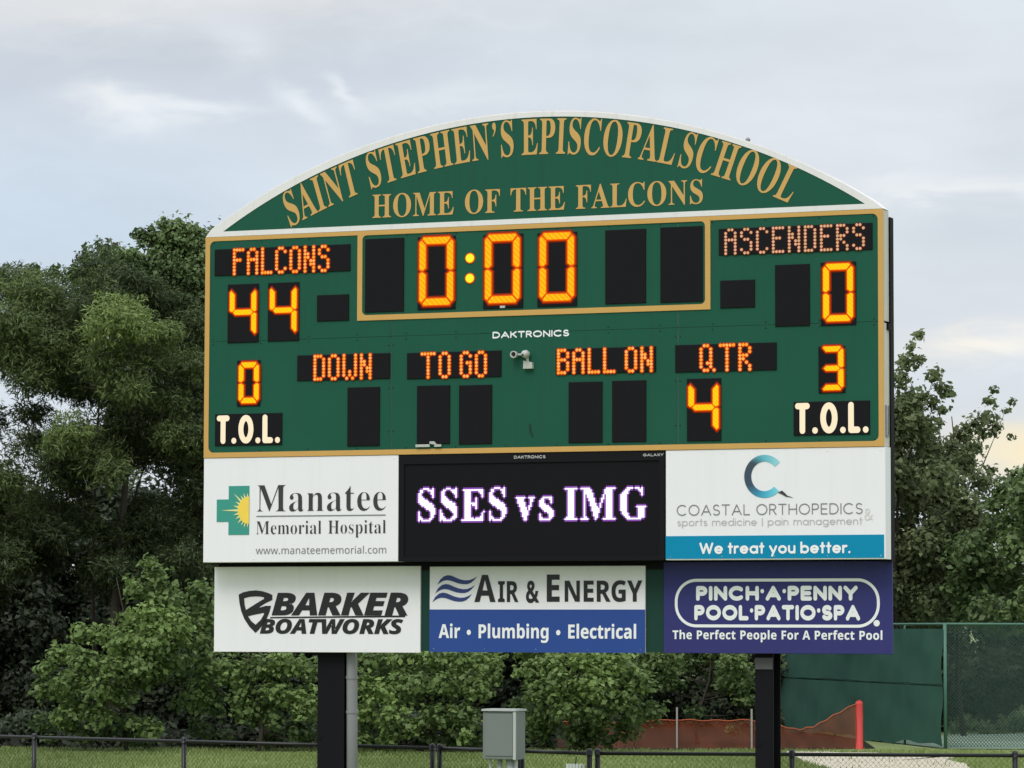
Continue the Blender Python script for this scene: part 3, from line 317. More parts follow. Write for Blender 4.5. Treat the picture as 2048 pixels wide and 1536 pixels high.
  'r': [605,[42,20,78,3,118,1,158,16,184,40,198,65,205,100,205,380,216,440,248,480,298,510,358,523,438,523,478,539,498,558,519,600,521,640,505,680,478,708,438,725,338,728,258,713,198,690,138,724,98,730,58,719,15,680,5,660,0,620,0,100,9,60]],
  't': [605,[192,20,238,1,278,3,318,23,346,60,355,100,355,520,438,526,478,541,513,580,525,620,520,660,510,680,478,714,438,729,378,730,358,736,355,880,347,920,318,961,298,974,258,984,218,978,198,968,178,951,157,920,150,880,149,740,138,730,78,727,38,706,15,680,1,640,4,600,12,580,38,548,78,528,145,520,150,500,150,100,159,60]],
  'u': [845,[245,20,338,1,418,3,478,13,558,42,598,11,638,0,678,6,724,40,738,65,745,100,745,620,740,660,730,680,698,714,658,729,618,727,578,706,555,680,541,640,537,300,518,264,490,240,458,222,398,207,338,209,278,227,238,254,216,280,206,320,204,640,198,665,178,697,138,724,98,730,58,719,15,680,5,660,0,620,0,320,11,240,36,180,80,120,138,71,198,37]],
  'y': [905,[251,-240,298,-254,338,-248,378,-222,393,-200,798,590,805,620,800,660,778,697,758,714,718,729,678,727,638,706,618,684,418,297,174,700,138,724,98,730,58,719,15,680,1,640,4,600,12,580,306,80,214,-100,201,-140,204,-180,212,-200]],
 },
 'light': {
  'A': [1235,[50,0,70,4,90,20,230,285,250,297,810,294,955,20,970,7,990,0,1010,2,1035,20,1044,40,1044,60,1036,80,574,960,550,991,530,999,510,998,483,980,9,80,1,60,1,40,10,20,30,4],[310,397,291,400,301,420,510,819,530,828,754,400]],
  'C': [1256,[419,20,550,1,630,2,730,19,810,44,870,72,948,120,969,140,976,160,974,180,950,209,930,215,910,213,830,163,770,136,690,113,610,102,550,101,470,110,390,132,330,158,270,194,210,245,165,300,131,360,103,460,102,520,111,580,131,640,180,720,215,760,270,806,330,842,390,868,470,890,550,899,630,897,690,887,780,860,830,837,910,787,930,785,950,791,974,820,976,840,969,860,890,918,810,956,710,986,630,998,530,998,450,988,370,967,270,923,210,886,150,836,84,760,40,680,17,620,2,540,2,460,17,380,48,300,90,232,134,180,210,114,290,66,370,33]],
  'D': [1130,[50,0,390,0,530,17,610,43,685,80,770,141,830,202,872,260,910,340,929,400,938,460,938,540,929,600,910,660,872,740,828,800,745,880,670,929,610,957,530,983,470,994,390,1000,50,1000,30,996,10,980,0,940,0,60,10,20,30,4],[110,100,100,120,100,880,110,900,390,900,510,885,624,840,710,779,750,738,791,680,831,580,839,520,837,460,818,380,791,320,750,262,685,200,630,163,570,135,510,115,390,100]],
  'E': [899,[50,0,650,0,670,1,699,20,708,40,708,60,690,89,670,99,110,100,100,120,100,440,110,450,590,450,610,452,630,464,642,480,646,500,642,520,630,536,610,548,590,550,110,550,100,560,100,880,110,900,670,901,690,911,708,940,708,960,690,989,670,999,650,1000,50,1000,30,996,10,980,0,940,0,60,10,20,30,4]],
  'H': [1078,[50,0,70,4,90,20,99,40,100,440,110,450,770,450,786,440,788,420,789,40,798,20,830,1,850,2,877,20,888,60,888,940,886,960,870,987,850,998,830,999,798,980,789,960,788,580,786,560,770,550,110,550,100,560,99,960,90,980,70,996,50,1000,30,996,10,980,0,940,0,60,10,20,30,4]],
  'I': [290,[50,0,70,4,90,20,100,60,99,960,90,980,70,996,50,1000,30,996,10,980,0,940,1,40,10,20,30,4]],
  'L': [868,[50,0,630,0,650,6,667,20,676,40,676,60,667,80,650,94,630,100,110,100,100,120,99,960,90,980,70,996,50,1000,30,996,10,980,0,940,1,40,10,20,30,4]],
  'O': [1340,[420,20,550,1,630,3,730,19,830,52,890,82,950,122,1030,194,1079,260,1120,340,1143,420,1150,500,1143,580,1110,680,1079,740,1035,800,974,860,890,918,830,948,730,981,630,997,550,999,470,991,370,967,270,923,210,886,154,840,90,768,48,700,17,620,2,520,2,460,17,380,48,300,99,220,150,163,210,114,290,66,370,33],[450,116,350,149,270,194,210,246,170,293,141,340,111,420,102,520,116,600,141,660,170,707,210,754,270,806,350,851,410,874,470,889,550,899,650,894,710,883,770,864,850,825,910,783,954,740,998,680,1027,620,1044,560,1050,500,1044,440,1027,380,998,320,954,260,910,217,850,175,770,136,710,117,630,103,550,101]],
  'P': [920,[50,0,70,4,90,20,99,40,100,400,110,412,390,414,470,421,530,438,590,469,650,518,685,560,715,620,725,660,728,720,723,760,713,800,681,860,647,900,590,946,515,980,470,993,410,999,50,1000,30,996,10,980,0,940,0,60,10,20,30,4],[110,514,102,520,100,540,100,880,110,900,390,900,450,894,490,883,537,860,570,835,600,800,620,760,628,720,622,660,590,601,570,579,530,550,490,531,410,515]],
  'R': [941,[50,0,70,4,90,20,99,40,100,420,110,431,130,432,330,432,350,420,661,20,690,1,710,1,741,20,750,40,750,60,741,80,477,420,470,440,530,458,570,477,630,520,679,580,700,620,717,680,715,760,705,800,686,840,630,912,570,955,530,974,470,992,390,1000,50,1000,30,996,10,980,0,940,0,60,10,20,30,4],[110,532,101,540,100,560,100,880,110,900,390,900,450,894,530,863,570,830,594,800,617,740,618,700,610,666,585,620,530,570,490,550,410,533]],
  'S': [920,[232,20,350,1,430,4,530,30,590,57,650,101,698,160,723,220,728,300,709,360,669,420,610,471,530,512,470,529,310,547,250,565,210,588,173,620,146,660,134,720,146,780,170,817,194,840,262,880,310,894,370,899,410,895,490,870,530,845,570,811,590,803,610,804,635,820,646,840,647,860,638,880,619,900,570,940,530,962,450,990,370,1000,290,993,196,960,150,934,91,880,53,820,35,760,35,680,54,620,92,560,150,507,210,473,290,448,430,435,510,411,550,390,588,360,617,320,623,300,628,280,624,240,610,210,586,180,530,139,485,120,430,107,350,101,270,113,210,134,170,157,110,207,90,210,63,200,46,180,42,160,47,140,62,120,110,76,170,42]],
  'T': [1067,[399,20,430,1,450,1,470,12,487,40,490,900,830,900,850,906,867,920,876,940,870,974,850,994,830,1000,50,1000,30,996,10,980,1,960,1,940,10,920,30,904,50,900,370,900,388,880,388,60]],
 },
 'lower': {
  'a': [862,[247,20,308,4,368,1,448,10,528,36,608,87,626,80,629,40,648,11,668,1,688,1,720,20,730,40,732,60,732,640,728,663,708,687,688,695,668,694,648,685,630,660,626,620,608,608,548,649,468,682,388,695,308,691,228,670,168,640,108,593,62,540,20,460,2,380,4,300,18,240,59,160,108,102,168,56],[288,118,208,157,168,192,134,240,107,320,108,380,126,440,149,480,184,520,228,552,268,572,328,587,388,589,428,583,488,562,528,537,568,500,606,440,620,400,626,340,621,300,608,260,568,195,529,160,488,134,428,113,388,107,328,108]],
  'c': [805,[245,20,308,5,368,1,448,9,508,27,568,58,622,100,636,120,640,140,628,172,608,187,588,192,568,187,488,134,428,112,368,106,288,117,228,143,188,172,146,220,116,280,106,360,128,444,168,504,241,560,328,588,388,589,468,571,508,551,568,508,588,504,608,508,625,520,637,540,640,560,628,590,568,638,508,668,448,687,368,695,308,691,228,669,140,620,88,572,48,518,21,460,2,380,1,320,12,260,36,200,73,140,128,84,188,45]],
  'd': [862,[247,20,308,4,368,1,448,10,528,36,608,87,626,80,629,40,639,20,668,1,708,8,728,33,732,60,732,980,724,1020,708,1036,688,1044,660,1040,635,1020,628,1000,626,620,608,608,528,659,468,682,388,695,308,691,248,676,168,640,108,593,49,520,20,460,2,380,2,320,18,240,47,180,91,120,148,70],[288,118,208,157,168,192,134,240,107,320,108,380,126,440,149,480,184,520,228,552,268,572,328,587,388,589,428,583,488,562,528,537,568,500,606,440,620,400,626,340,621,300,608,260,568,195,529,160,488,134,428,113,388,107,328,108]],
  'e': [862,[249,20,288,8,368,1,428,5,508,28,568,58,622,100,636,120,640,140,636,160,619,180,588,192,568,187,508,145,448,119,368,106,308,112,228,144,168,192,116,280,128,294,688,296,708,304,728,329,731,360,724,420,704,480,668,544,608,608,548,649,488,676,428,690,348,695,268,683,208,661,139,620,88,573,48,520,20,460,2,380,2,320,18,240,46,180,90,120,148,69,208,35],[128,401,117,420,135,460,188,523,248,564,294,580,348,590,408,587,448,578,508,551,548,521,584,480,614,420,608,401,588,400]],
  'g': [862,[276,-260,348,-268,408,-267,528,-241,588,-214,638,-180,679,-140,708,-97,728,-40,732,0,732,640,728,663,708,687,688,695,668,694,648,685,630,660,626,620,608,608,528,659,448,686,388,695,308,691,228,670,168,640,108,593,49,520,20,460,2,380,4,300,18,240,48,178,91,120,168,56,228,26,288,9,388,1,468,14,535,40,608,87,626,80,624,-20,607,-60,588,-84,548,-116,488,-144,388,-162,308,-159,228,-138,148,-92,128,-87,108,-90,88,-104,73,-140,78,-160,93,-180,188,-235],[288,118,208,157,168,192,134,240,107,320,108,380,126,440,149,480,184,520,228,552,268,572,328,587,388,589,428,583,488,562,528,537,568,500,606,440,620,400,626,340,621,300,608,260,568,195,529,160,488,134,428,113,388,107,328,108]],
  'i': [235,[12,20,28,7,48,0,68,2,93,20,103,40,105,60,105,640,102,660,88,682,68,693,48,695,16,680,3,660,0,640,0,60,2,40],[26,840,48,833,68,835,98,860,105,880,102,920,88,942,68,953,48,955,28,949,3,920,0,880,6,860]],
  'm': [1166,[12,20,28,7,48,0,68,2,88,14,103,40,105,420,110,460,126,500,158,540,208,573,268,589,308,589,348,580,388,561,428,524,448,494,460,460,465,420,467,40,477,20,508,1,528,1,548,9,568,36,570,60,571,420,583,480,608,523,648,560,690,580,728,589,768,589,808,581,853,560,888,531,919,480,931,420,933,40,948,15,968,3,988,0,1008,6,1028,25,1036,60,1036,420,1029,480,1008,540,968,600,908,651,848,679,788,693,708,692,648,677,588,646,528,591,508,593,457,640,428,658,388,678,328,692,248,693,188,679,108,636,102,660,88,682,68,693,48,695,28,689,8,669,0,640,0,60,2,40]],
  'n': [748,[12,20,28,7,48,0,68,2,88,14,103,40,105,400,110,440,124,480,168,537,208,565,248,581,308,589,368,582,408,566,448,540,494,480,508,440,513,400,515,40,524,20,548,3,568,0,588,5,607,20,618,60,618,400,612,460,580,540,554,580,515,620,448,663,408,680,348,693,288,694,228,684,108,632,102,660,90,680,68,693,48,695,16,680,3,660,0,640,0,60,2,40]],
  'o': [862,[247,20,308,4,388,1,468,14,528,36,608,87,659,140,697,200,725,280,731,340,724,420,703,480,648,569,593,620,528,659,468,682,388,695,308,691,228,670,168,640,108,593,49,520,20,460,2,380,2,320,18,240,47,180,91,120,148,70],[288,118,208,157,168,192,134,240,107,320,108,380,126,440,149,480,184,520,228,552,268,572,328,587,388,589,428,583,488,562,528,537,568,500,606,440,620,400,626,340,621,300,608,260,568,195,529,160,488,134,428,113,388,107,328,108]],
  'p': [862,[27,-280,48,-286,76,-280,98,-260,105,-240,108,102,168,56,248,20,308,4,368,1,448,10,528,36,599,80,659,140,697,200,725,280,731,340,718,440,695,500,656,560,608,608,548,649,448,686,388,695,308,691,228,670,168,640,108,596,102,660,88,682,68,693,48,695,28,689,8,669,0,640,0,-240,7,-260],[288,118,208,157,168,192,134,240,107,320,108,380,126,440,149,480,184,520,228,552,268,572,328,587,388,589,428,583,488,562,528,537,568,500,606,440,620,400,626,340,621,300,608,260,568,195,529,160,488,134,428,113,388,107,328,108]],
  'r': [520,[12,20,28,7,48,0,68,2,88,14,103,40,105,380,109,420,129,480,168,532,228,573,288,589,368,589,388,599,402,620,406,640,402,660,386,680,368,690,328,695,248,689,168,661,108,619,102,660,88,682,68,693,48,695,28,689,8,669,0,640,0,60,2,40]],
  's': [577,[128,20,208,1,268,4,328,24,401,80,428,120,445,180,437,260,408,313,368,352,288,392,188,400,156,420,130,460,126,500,139,540,168,572,188,582,228,589,268,579,328,523,348,515,376,520,400,540,407,560,406,580,363,640,308,677,248,694,168,687,108,659,68,623,52,600,31,560,19,500,28,435,52,380,88,340,108,323,168,295,228,294,288,278,312,260,338,220,341,200,328,159,288,121,248,108,208,107,168,118,88,177,68,178,36,160,25,140,23,120,30,100,68,58]],
  't': [520,[154,20,188,1,208,2,228,12,246,40,247,580,268,591,368,592,388,601,403,620,409,640,406,660,393,680,368,694,247,700,246,940,228,970,208,981,188,982,168,974,153,960,144,940,142,720,137,700,48,695,28,689,8,669,0,640,8,617,28,597,48,591,128,591,141,580,142,60,144,40]],
  '|': [235,[26,-100,48,-107,78,-100,98,-80,105,-60,105,900,102,920,88,942,68,953,48,955,16,940,3,920,0,900,0,-60,6,-80]],
 },
 'narrow': {
  '.': [305,[42,20,78,3,118,1,158,16,184,40,202,80,204,120,188,160,158,190,118,205,78,203,38,183,17,160,1,120,3,80,18,46]],
  'L': [547,[117,0,338,0,378,6,405,20,426,40,438,60,447,100,438,145,418,174,398,190,358,204,218,206,205,220,202,920,184,960,163,980,138,994,98,1000,58,989,38,977,9,940,0,900,0,100,9,60,38,23,78,3]],
  'O': [745,[231,20,298,2,378,7,438,31,498,77,558,153,592,220,619,300,641,420,645,500,633,640,614,720,573,820,535,880,480,940,418,979,358,997,298,998,238,983,193,960,138,914,95,860,62,800,21,680,6,600,1,520,6,400,21,320,45,240,72,180,126,100,178,51],[298,218,258,269,228,340,210,420,206,520,218,620,238,688,276,760,318,793,338,789,358,773,403,700,431,600,440,500,427,380,393,280,369,240,338,211,318,207]],
  'T': [647,[213,20,258,1,298,3,318,10,355,40,373,80,376,780,398,795,458,796,498,810,529,840,545,880,544,920,538,940,518,969,478,994,438,1000,78,997,38,977,18,954,3,920,2,880,7,860,38,818,78,798,158,795,171,780,171,100,180,60]],
 },
 'wide': {
  'A': [1775,[49,20,108,0,148,6,176,20,388,254,1188,254,1388,29,1408,14,1448,1,1508,9,1548,39,1570,80,1575,120,1564,160,1548,186,874,960,828,993,788,1000,748,993,701,960,23,180,3,140,1,100,13,60],[608,482,599,500,788,716,976,500,968,482,948,481]],
  'C': [1805,[623,20,808,1,948,2,1068,14,1188,35,1307,69,1408,108,1451,140,1468,168,1476,200,1473,240,1454,280,1408,316,1348,323,1148,257,1047,239,928,227,828,226,708,234,608,250,528,271,428,306,360,340,302,380,261,420,236,460,227,500,236,540,268,587,348,653,428,694,508,724,608,750,728,767,928,773,1028,764,1148,743,1348,677,1388,678,1428,695,1448,713,1473,760,1472,820,1448,864,1408,892,1307,931,1188,965,1068,986,928,998,808,999,688,990,568,971,467,946,336,900,228,843,148,785,102,740,83,720,32,640,3,540,3,460,12,420,32,360,83,280,168,199,248,145,328,104,448,59]],
  'D': [1625,[127,0,608,0,808,16,908,36,1008,64,1088,95,1168,134,1248,186,1309,240,1368,313,1402,380,1422,460,1422,540,1402,620,1372,680,1307,761,1248,814,1178,860,1088,905,1008,936,908,964,788,986,608,1000,108,1000,67,991,27,960,13,940,1,900,1,100,13,60,48,21,88,3],[228,233,225,760,228,767,248,775,668,772,848,747,948,718,1068,663,1148,603,1191,540,1198,500,1191,460,1148,397,1068,337,1008,306,928,275,788,242,688,229,248,225]],
  'G': [1895,[617,20,748,4,888,1,1047,11,1188,35,1288,63,1428,118,1558,200,1625,260,1682,340,1692,360,1699,400,1694,480,1683,520,1648,561,1628,572,1588,581,988,581,948,576,917,560,895,540,882,520,871,480,881,420,908,385,928,371,988,356,1328,356,1348,354,1363,340,1248,287,1128,253,1008,233,908,226,768,229,648,243,528,271,428,306,348,348,302,380,248,439,227,500,236,540,247,560,288,607,360,660,448,702,548,735,648,757,788,773,908,774,1047,761,1148,743,1248,714,1368,664,1408,662,1448,676,1468,690,1500,740,1502,800,1488,834,1468,858,1448,872,1328,924,1188,965,1068,986,928,998,768,997,608,978,488,952,368,913,248,856,142,780,68,700,28,627,1,520,16,400,67,300,141,220,248,145,348,95,467,53]],
  'I': [425,[49,20,108,0,168,14,208,53,224,100,224,900,212,940,188,971,168,986,128,999,88,997,48,979,13,940,1,900,1,100,13,60]],
  'K': [1445,[49,20,88,3,128,1,168,14,198,40,212,60,224,100,225,360,428,452,1088,9,1148,1,1188,14,1208,29,1240,80,1245,120,1234,160,1208,196,670,560,702,580,1168,796,1204,840,1215,880,1210,920,1188,960,1166,980,1128,997,1068,994,248,619,228,616,224,900,212,940,188,971,148,994,88,997,48,979,13,940,1,900,0,120,13,60]],
  'L': [1250,[127,0,948,0,988,12,1023,40,1045,80,1050,120,1039,160,1008,200,988,213,948,225,248,225,228,233,224,900,212,940,188,971,148,994,108,1000,67,991,28,961,13,940,1,900,0,120,5,80,28,39,67,9]],
  'N': [1550,[49,20,88,3,148,6,188,29,220,80,225,120,228,665,248,658,1188,12,1248,0,1288,12,1307,25,1337,60,1350,120,1350,880,1345,920,1328,955,1288,988,1228,1000,1188,988,1168,975,1148,955,1130,920,1125,880,1125,360,1108,339,168,986,108,1000,67,991,48,979,13,940,1,900,0,120,13,60]],
  'O': [1925,[623,20,828,0,968,4,1088,16,1208,40,1328,76,1428,118,1528,176,1606,240,1656,300,1709,400,1723,480,1723,520,1709,600,1671,680,1588,776,1528,824,1432,880,1307,931,1208,960,1088,984,968,996,828,1000,708,992,588,975,448,941,348,905,248,856,165,800,102,740,32,640,6,560,2,520,6,440,32,360,102,260,165,200,248,144,348,95,448,59],[688,238,528,270,428,306,360,340,301,380,261,420,236,460,229,480,229,520,261,580,301,620,348,652,442,700,528,730,608,749,728,768,848,774,948,772,1047,762,1168,738,1248,714,1328,680,1397,640,1447,600,1489,540,1499,500,1496,480,1479,440,1448,401,1397,360,1348,331,1248,286,1158,260,1068,242,948,228,828,226]],
  'R': [1355,[49,20,88,3,148,6,188,29,212,60,224,100,225,360,248,372,528,369,988,14,1047,0,1088,9,1108,21,1142,60,1154,100,1152,140,1132,180,855,400,881,420,963,460,1018,500,1068,555,1082,580,1105,640,1107,720,1087,780,1065,820,1008,880,948,922,868,957,788,981,708,994,608,1000,108,1000,67,991,48,979,13,940,1,900,0,120,13,60],[228,597,225,760,228,767,248,775,608,775,688,769,748,758,828,729,871,700,878,680,848,654,808,633,748,614,688,603,608,597]],
  'S': [1325,[358,20,408,10,548,1,648,3,788,23,888,51,988,97,1047,141,1093,200,1108,223,1119,260,1123,320,1116,360,1071,440,988,508,908,547,788,582,688,598,488,609,408,623,348,643,284,680,288,703,348,737,467,768,548,774,648,769,708,759,788,733,868,694,928,696,968,718,987,740,998,760,1007,800,991,860,951,900,868,944,768,976,668,994,568,1000,448,993,348,974,248,940,168,896,89,820,51,740,51,640,89,560,168,484,248,439,348,406,448,387,648,375,748,360,828,336,884,300,808,261,728,240,628,228,548,226,448,233,348,252,288,273,228,306,188,319,128,310,88,281,65,240,64,180,83,140,108,116,188,71,288,35]],
  'T': [1535,[667,0,708,7,748,34,767,60,779,100,780,760,788,772,1228,775,1268,784,1312,820,1328,848,1335,880,1322,940,1286,980,1228,1000,108,1000,49,980,13,940,1,900,11,840,42,800,88,778,548,772,555,760,556,100,568,60,588,34,628,7]],
  'X': [1550,[49,20,108,0,168,14,668,358,688,355,1188,12,1248,0,1288,12,1307,25,1337,60,1349,100,1347,140,1328,180,1288,215,873,500,1308,800,1339,840,1350,880,1345,920,1328,955,1301,980,1268,996,1228,1000,1188,988,688,645,668,642,168,986,108,1000,67,991,48,979,13,940,1,900,3,860,28,814,477,500,28,186,3,140,1,100,13,60]],
  'Y': [1625,[649,20,688,3,748,6,788,29,812,60,824,100,828,424,1368,789,1402,820,1422,860,1424,900,1412,940,1376,980,1328,999,1268,991,728,630,708,623,168,986,128,999,88,997,49,980,27,960,5,920,0,880,11,840,42,800,588,433,599,420,601,100,613,60]],
 },
}

# ------------------------------------------------------------------ helpers
rng = np.random.default_rng(11); random.seed(5)
def at(px, py, d):                          # a point at distance d in front of the camera, from the place it has in the photograph
    X = (px - 1024) / 7000.0; Yv = (768 - py) / 7000.0
    c, s = math.cos(CAL['roll']), math.sin(CAL['roll']); X, Yv = X * c + Yv * s, -X * s + Yv * c
    c, s = math.cos(CAL['pitch']), math.sin(CAL['pitch'])
    v = Vector((X, c - s * Yv, s + c * Yv)); v *= d / v.y
    return Vector((v.x, v.y, v.z + H))
ORG = {}
def tag(o, label=None, cat=None, group=None, kind=None):
    if label: o['label'] = label
    if cat: o['category'] = cat
    if group: o['group'] = group
    if kind: o['kind'] = kind
    return o
def thing(name, label, cat, loc=(0, 0, 0), rotz=0.0, group=None):
    o = bpy.data.objects.new(name, None); C.objects.link(o); o.location = loc; o.rotation_euler = (0, 0, rotz)
    o.empty_display_size = .3; ORG[o.name] = Vector((0, 0, 0))
    return tag(o, label, cat, group)
BX, BY, BZ = CAL['X'], CAL['Y'], H + CAL['Z']
def bthing(name, label, cat, u, n, v, group=None):      # a thing placed in the board's frame: u along it, n behind its face, v up
    c, s = math.cos(TH), math.sin(TH)
    o = thing(name, label, cat, (BX + u * c + n * s, BY - u * s + n * c, BZ + v), -TH, group)
    ORG[o.name] = Vector((u, n, v)); return o
class MB:
    def __init__(s): s.v = []; s.f = []; s.m = []
    def add(s, vs, fs, mi=0):
        b = len(s.v); s.v += [tuple(p) for p in vs]; s.f += [tuple(b + i for i in f) for f in fs]; s.m += [mi] * len(fs); return s
    def box(s, x0, x1, y0, y1, z0, z1, mi=0, bev=0.0):
        if bev <= 0:
            vs = [(x, y, z) for z in (z0, z1) for y in (y0, y1) for x in (x0, x1)]
            return s.add(vs, [(0, 2, 3, 1), (4, 5, 7, 6), (0, 1, 5, 4), (2, 6, 7, 3), (0, 4, 6, 2), (1, 3, 7, 5)], mi)
        b = bev                                       # chamfered round the front face (y0 side)
        f = [(x0 + b, y0, z0 + b), (x1 - b, y0, z0 + b), (x1 - b, y0, z1 - b), (x0 + b, y0, z1 - b)]
        g = [(x0, y0 + b, z0), (x1, y0 + b, z0), (x1, y0 + b, z1), (x0, y0 + b, z1)]
        h = [(x0, y1, z0), (x1, y1, z0), (x1, y1, z1), (x0, y1, z1)]
        fs = [(0, 1, 2, 3)] + [(i, 4 + i, 4 + (i + 1) % 4, (i + 1) % 4) for i in range(4)] + [(4 + i, 8 + i, 8 + (i + 1) % 4, 4 + (i + 1) % 4) for i in range(4)] + [(11, 10, 9, 8)]
        return s.add(f + g + h, fs, mi)
    def rect(s, u0, v0, u1, v1, n, mi=0): return s.add([(u0, n, v0), (u1, n, v0), (u1, n, v1), (u0, n, v1)], [(0, 1, 2, 3)], mi)
    def prism(s, pts, y0, y1, mi=0):                  # an outline in (u, v), from y0 (front) to y1 (back)
        k = len(pts); a = sum(pts[i][0] * pts[(i + 1) % k][1] - pts[(i + 1) % k][0] * pts[i][1] for i in range(k))
        if a < 0: pts = pts[::-1]
        vs = [(p[0], y0, p[1]) for p in pts] + [(p[0], y1, p[1]) for p in pts]
        return s.add(vs, [tuple(range(k)), tuple(range(2 * k - 1, k - 1, -1))] + [(i, k + i, k + (i + 1) % k, (i + 1) % k) for i in range(k)], mi)
    def tube(s, p, r, seg=8, caps=True, mi=0):        # p: points; r: one radius or one per point
        P = [Vector(q) for q in p]; n = len(P); r = [r] * n if isinstance(r, (int, float)) else r; vs = []
        for i in range(n):
            t = (P[min(i + 1, n - 1)] - P[max(i - 1, 0)]).normalized()
            a = t.cross(Vector((0, 0, 1)) if abs(t.z) < .9 else Vector((1, 0, 0))).normalized(); b = t.cross(a)
            vs += [P[i] + (a * math.cos(2 * math.pi * k / seg) + b * math.sin(2 * math.pi * k / seg)) * r[i] for k in range(seg)]
        fs = [(i * seg + k, i * seg + (k + 1) % seg, (i + 1) * seg + (k + 1) % seg, (i + 1) * seg + k) for i in range(n - 1) for k in range(seg)]
        if caps: fs += [tuple(range(seg - 1, -1, -1)), tuple(range((n - 1) * seg, n * seg))]
        return s.add(vs, fs, mi)
    def lathe(s, c, prof, axis='Y', seg=14, mi=0):    # prof: (radius, distance along the axis)
        vs = []
        for r, h in prof:
            for k in range(seg):
                a = 2 * math.pi * k / seg; x, y = r * math.cos(a), r * math.sin(a)
                vs.append((c[0] + x, c[1] + h, c[2] + y) if axis == 'Y' else (c[0] + x, c[1] + y, c[2] + h))
        n = len(prof)
        fs = [(i * seg + k, i * seg + (k + 1) % seg, (i + 1) * seg + (k + 1) % seg, (i + 1) * seg + k) for i in range(n - 1) for k in range(seg)]
        fs += [tuple(range(seg)), tuple(range((n - 1) * seg, n * seg))]
        return s.add(vs, fs, mi)
    def build(s, name, mats, parent=None, smooth=False):
        me = bpy.data.meshes.new(name)
        off = Vector((0, 0, 0)); q = parent
        while q is not None and q.parent is not None: q = q.parent
        if q is not None: off = ORG.get(q.name, off)
        me.from_pydata([(p[0] - off.x, p[1] - off.y, p[2] - off.z) for p in s.v], [], s.f)
        for m in (mats if isinstance(mats, (list, tuple)) else [mats]): me.materials.append(m)
        me.polygons.foreach_set('material_index', s.m)
        if smooth: me.polygons.foreach_set('use_smooth', [True] * len(s.f))
        me.update()
        o = bpy.data.objects.new(name, me); C.objects.link(o)
        if parent is not None: o.parent = parent
        return o

# ------------------------------------------------------------------ materials
MATS = {}
def paint(name, col, rough=.45, var=.06, scale=3.0, spec=.5, dirt=None, bump=0.0, metal=0.0):
    m = bpy.data.materials.new(name); m.use_nodes = True; nt = m.node_tree; p = nt.nodes['Principled BSDF']; L = nt.links
    tc = node(nt, 'ShaderNodeTexCoord')
    n = node(nt, 'ShaderNodeTexNoise'); n.inputs['Scale'].default_value = scale; n.inputs['Detail'].default_value = 6; n.inputs['Roughness'].default_value = .6
    L.new(tc.outputs['Object'], n.inputs['Vector'])
    k = mathn(nt, 'ADD', 1 - var, mathn(nt, 'MULTIPLY', n.outputs['Fac'], 2 * var))
    base = mixc(nt, 1.0, col, k, 'MULTIPLY')
    if dirt:                                           # rain streaks: noise drawn out downwards
        mp = node(nt, 'ShaderNodeMapping'); mp.inputs['Scale'].default_value = (14, 14, .55); L.new(tc.outputs['Object'], mp.inputs[0])
        w = node(nt, 'ShaderNodeTexNoise'); w.inputs['Scale'].default_value = 1.0; w.inputs['Detail'].default_value = 5; L.new(mp.outputs[0], w.inputs['Vector'])
        r = node(nt, 'ShaderNodeMapRange'); r.inputs[1].default_value = .52; r.inputs[2].default_value = .78; r.inputs[4].default_value = dirt[1]
        L.new(w.outputs['Fac'], r.inputs[0]); base = mixc(nt, r.outputs[0], base, dirt[0])
    L.new(base, p.inputs['Base Color'])
    p.inputs['Metallic'].default_value = metal
    p.inputs['Specular IOR Level'].default_value = spec
    rr = mathn(nt, 'ADD', rough - .06, mathn(nt, 'MULTIPLY', n.outputs['Fac'], .12)); L.new(rr, p.inputs['Roughness'])
    if bump:
        b = node(nt, 'ShaderNodeBump'); b.inputs['Strength'].default_value = bump; b.inputs['Distance'].default_value = .02
        n2 = node(nt, 'ShaderNodeTexNoise'); n2.inputs['Scale'].default_value = scale * 6; n2.inputs['Detail'].default_value = 4
        L.new(tc.outputs['Object'], n2.inputs['Vector']); L.new(n2.outputs['Fac'], b.inputs['Height']); L.new(b.outputs[0], p.inputs['Normal'])
    MATS[name] = m; return m
def glow(name, col, strength=1.0, col2=None, scale=40.0):
    m = bpy.data.materials.new(name); m.use_nodes = True; nt = m.node_tree; p = nt.nodes['Principled BSDF']
    p.inputs['Base Color'].default_value = (.006, .004, .003, 1); p.inputs['Roughness'].default_value = .6; p.inputs['Specular IOR Level'].default_value = .05
    p.inputs['Emission Strength'].default_value = strength; p.inputs['Emission Color'].default_value = (*col, 1)
    if col2:                                           # rows of diodes inside a lit bar
        tc = node(nt, 'ShaderNodeTexCoord'); w = node(nt, 'ShaderNodeTexWave', wave_type='BANDS', bands_direction='DIAGONAL')
        w.inputs['Scale'].default_value = scale; w.inputs['Distortion'].default_value = 1.5; w.inputs['Detail'].default_value = 1
        nt.links.new(tc.outputs['Object'], w.inputs['Vector']); nt.links.new(mixc(nt, w.outputs['Fac'], col2, col), p.inputs['Emission Color'])
    MATS[name] = m; return m
GREEN = paint('green_board_paint', (.0095, .082, .0505), .5, .13, .9, .16, dirt=((.016, .062, .045), .5))
GREEN2 = paint('dark_green_backing', (.0075, .042, .031), .5, .08, 2.0, .2)
GOLD = paint('gold_trim_paint', (.56, .322, .096), .5, .07, 4.0, .25)
GOLDL = paint('gold_vinyl', (.56, .332, .105), .5, .05, 6.0, .25)
WHITE = paint('white_panel', (.79, .770, .805), .4, .025, 2.0, .4, dirt=((.66, .65, .60), .22))
TRIM = paint('white_trim', (.72, .695, .695), .45, .06, 5.0, .35, dirt=((.5, .48, .43), .35))
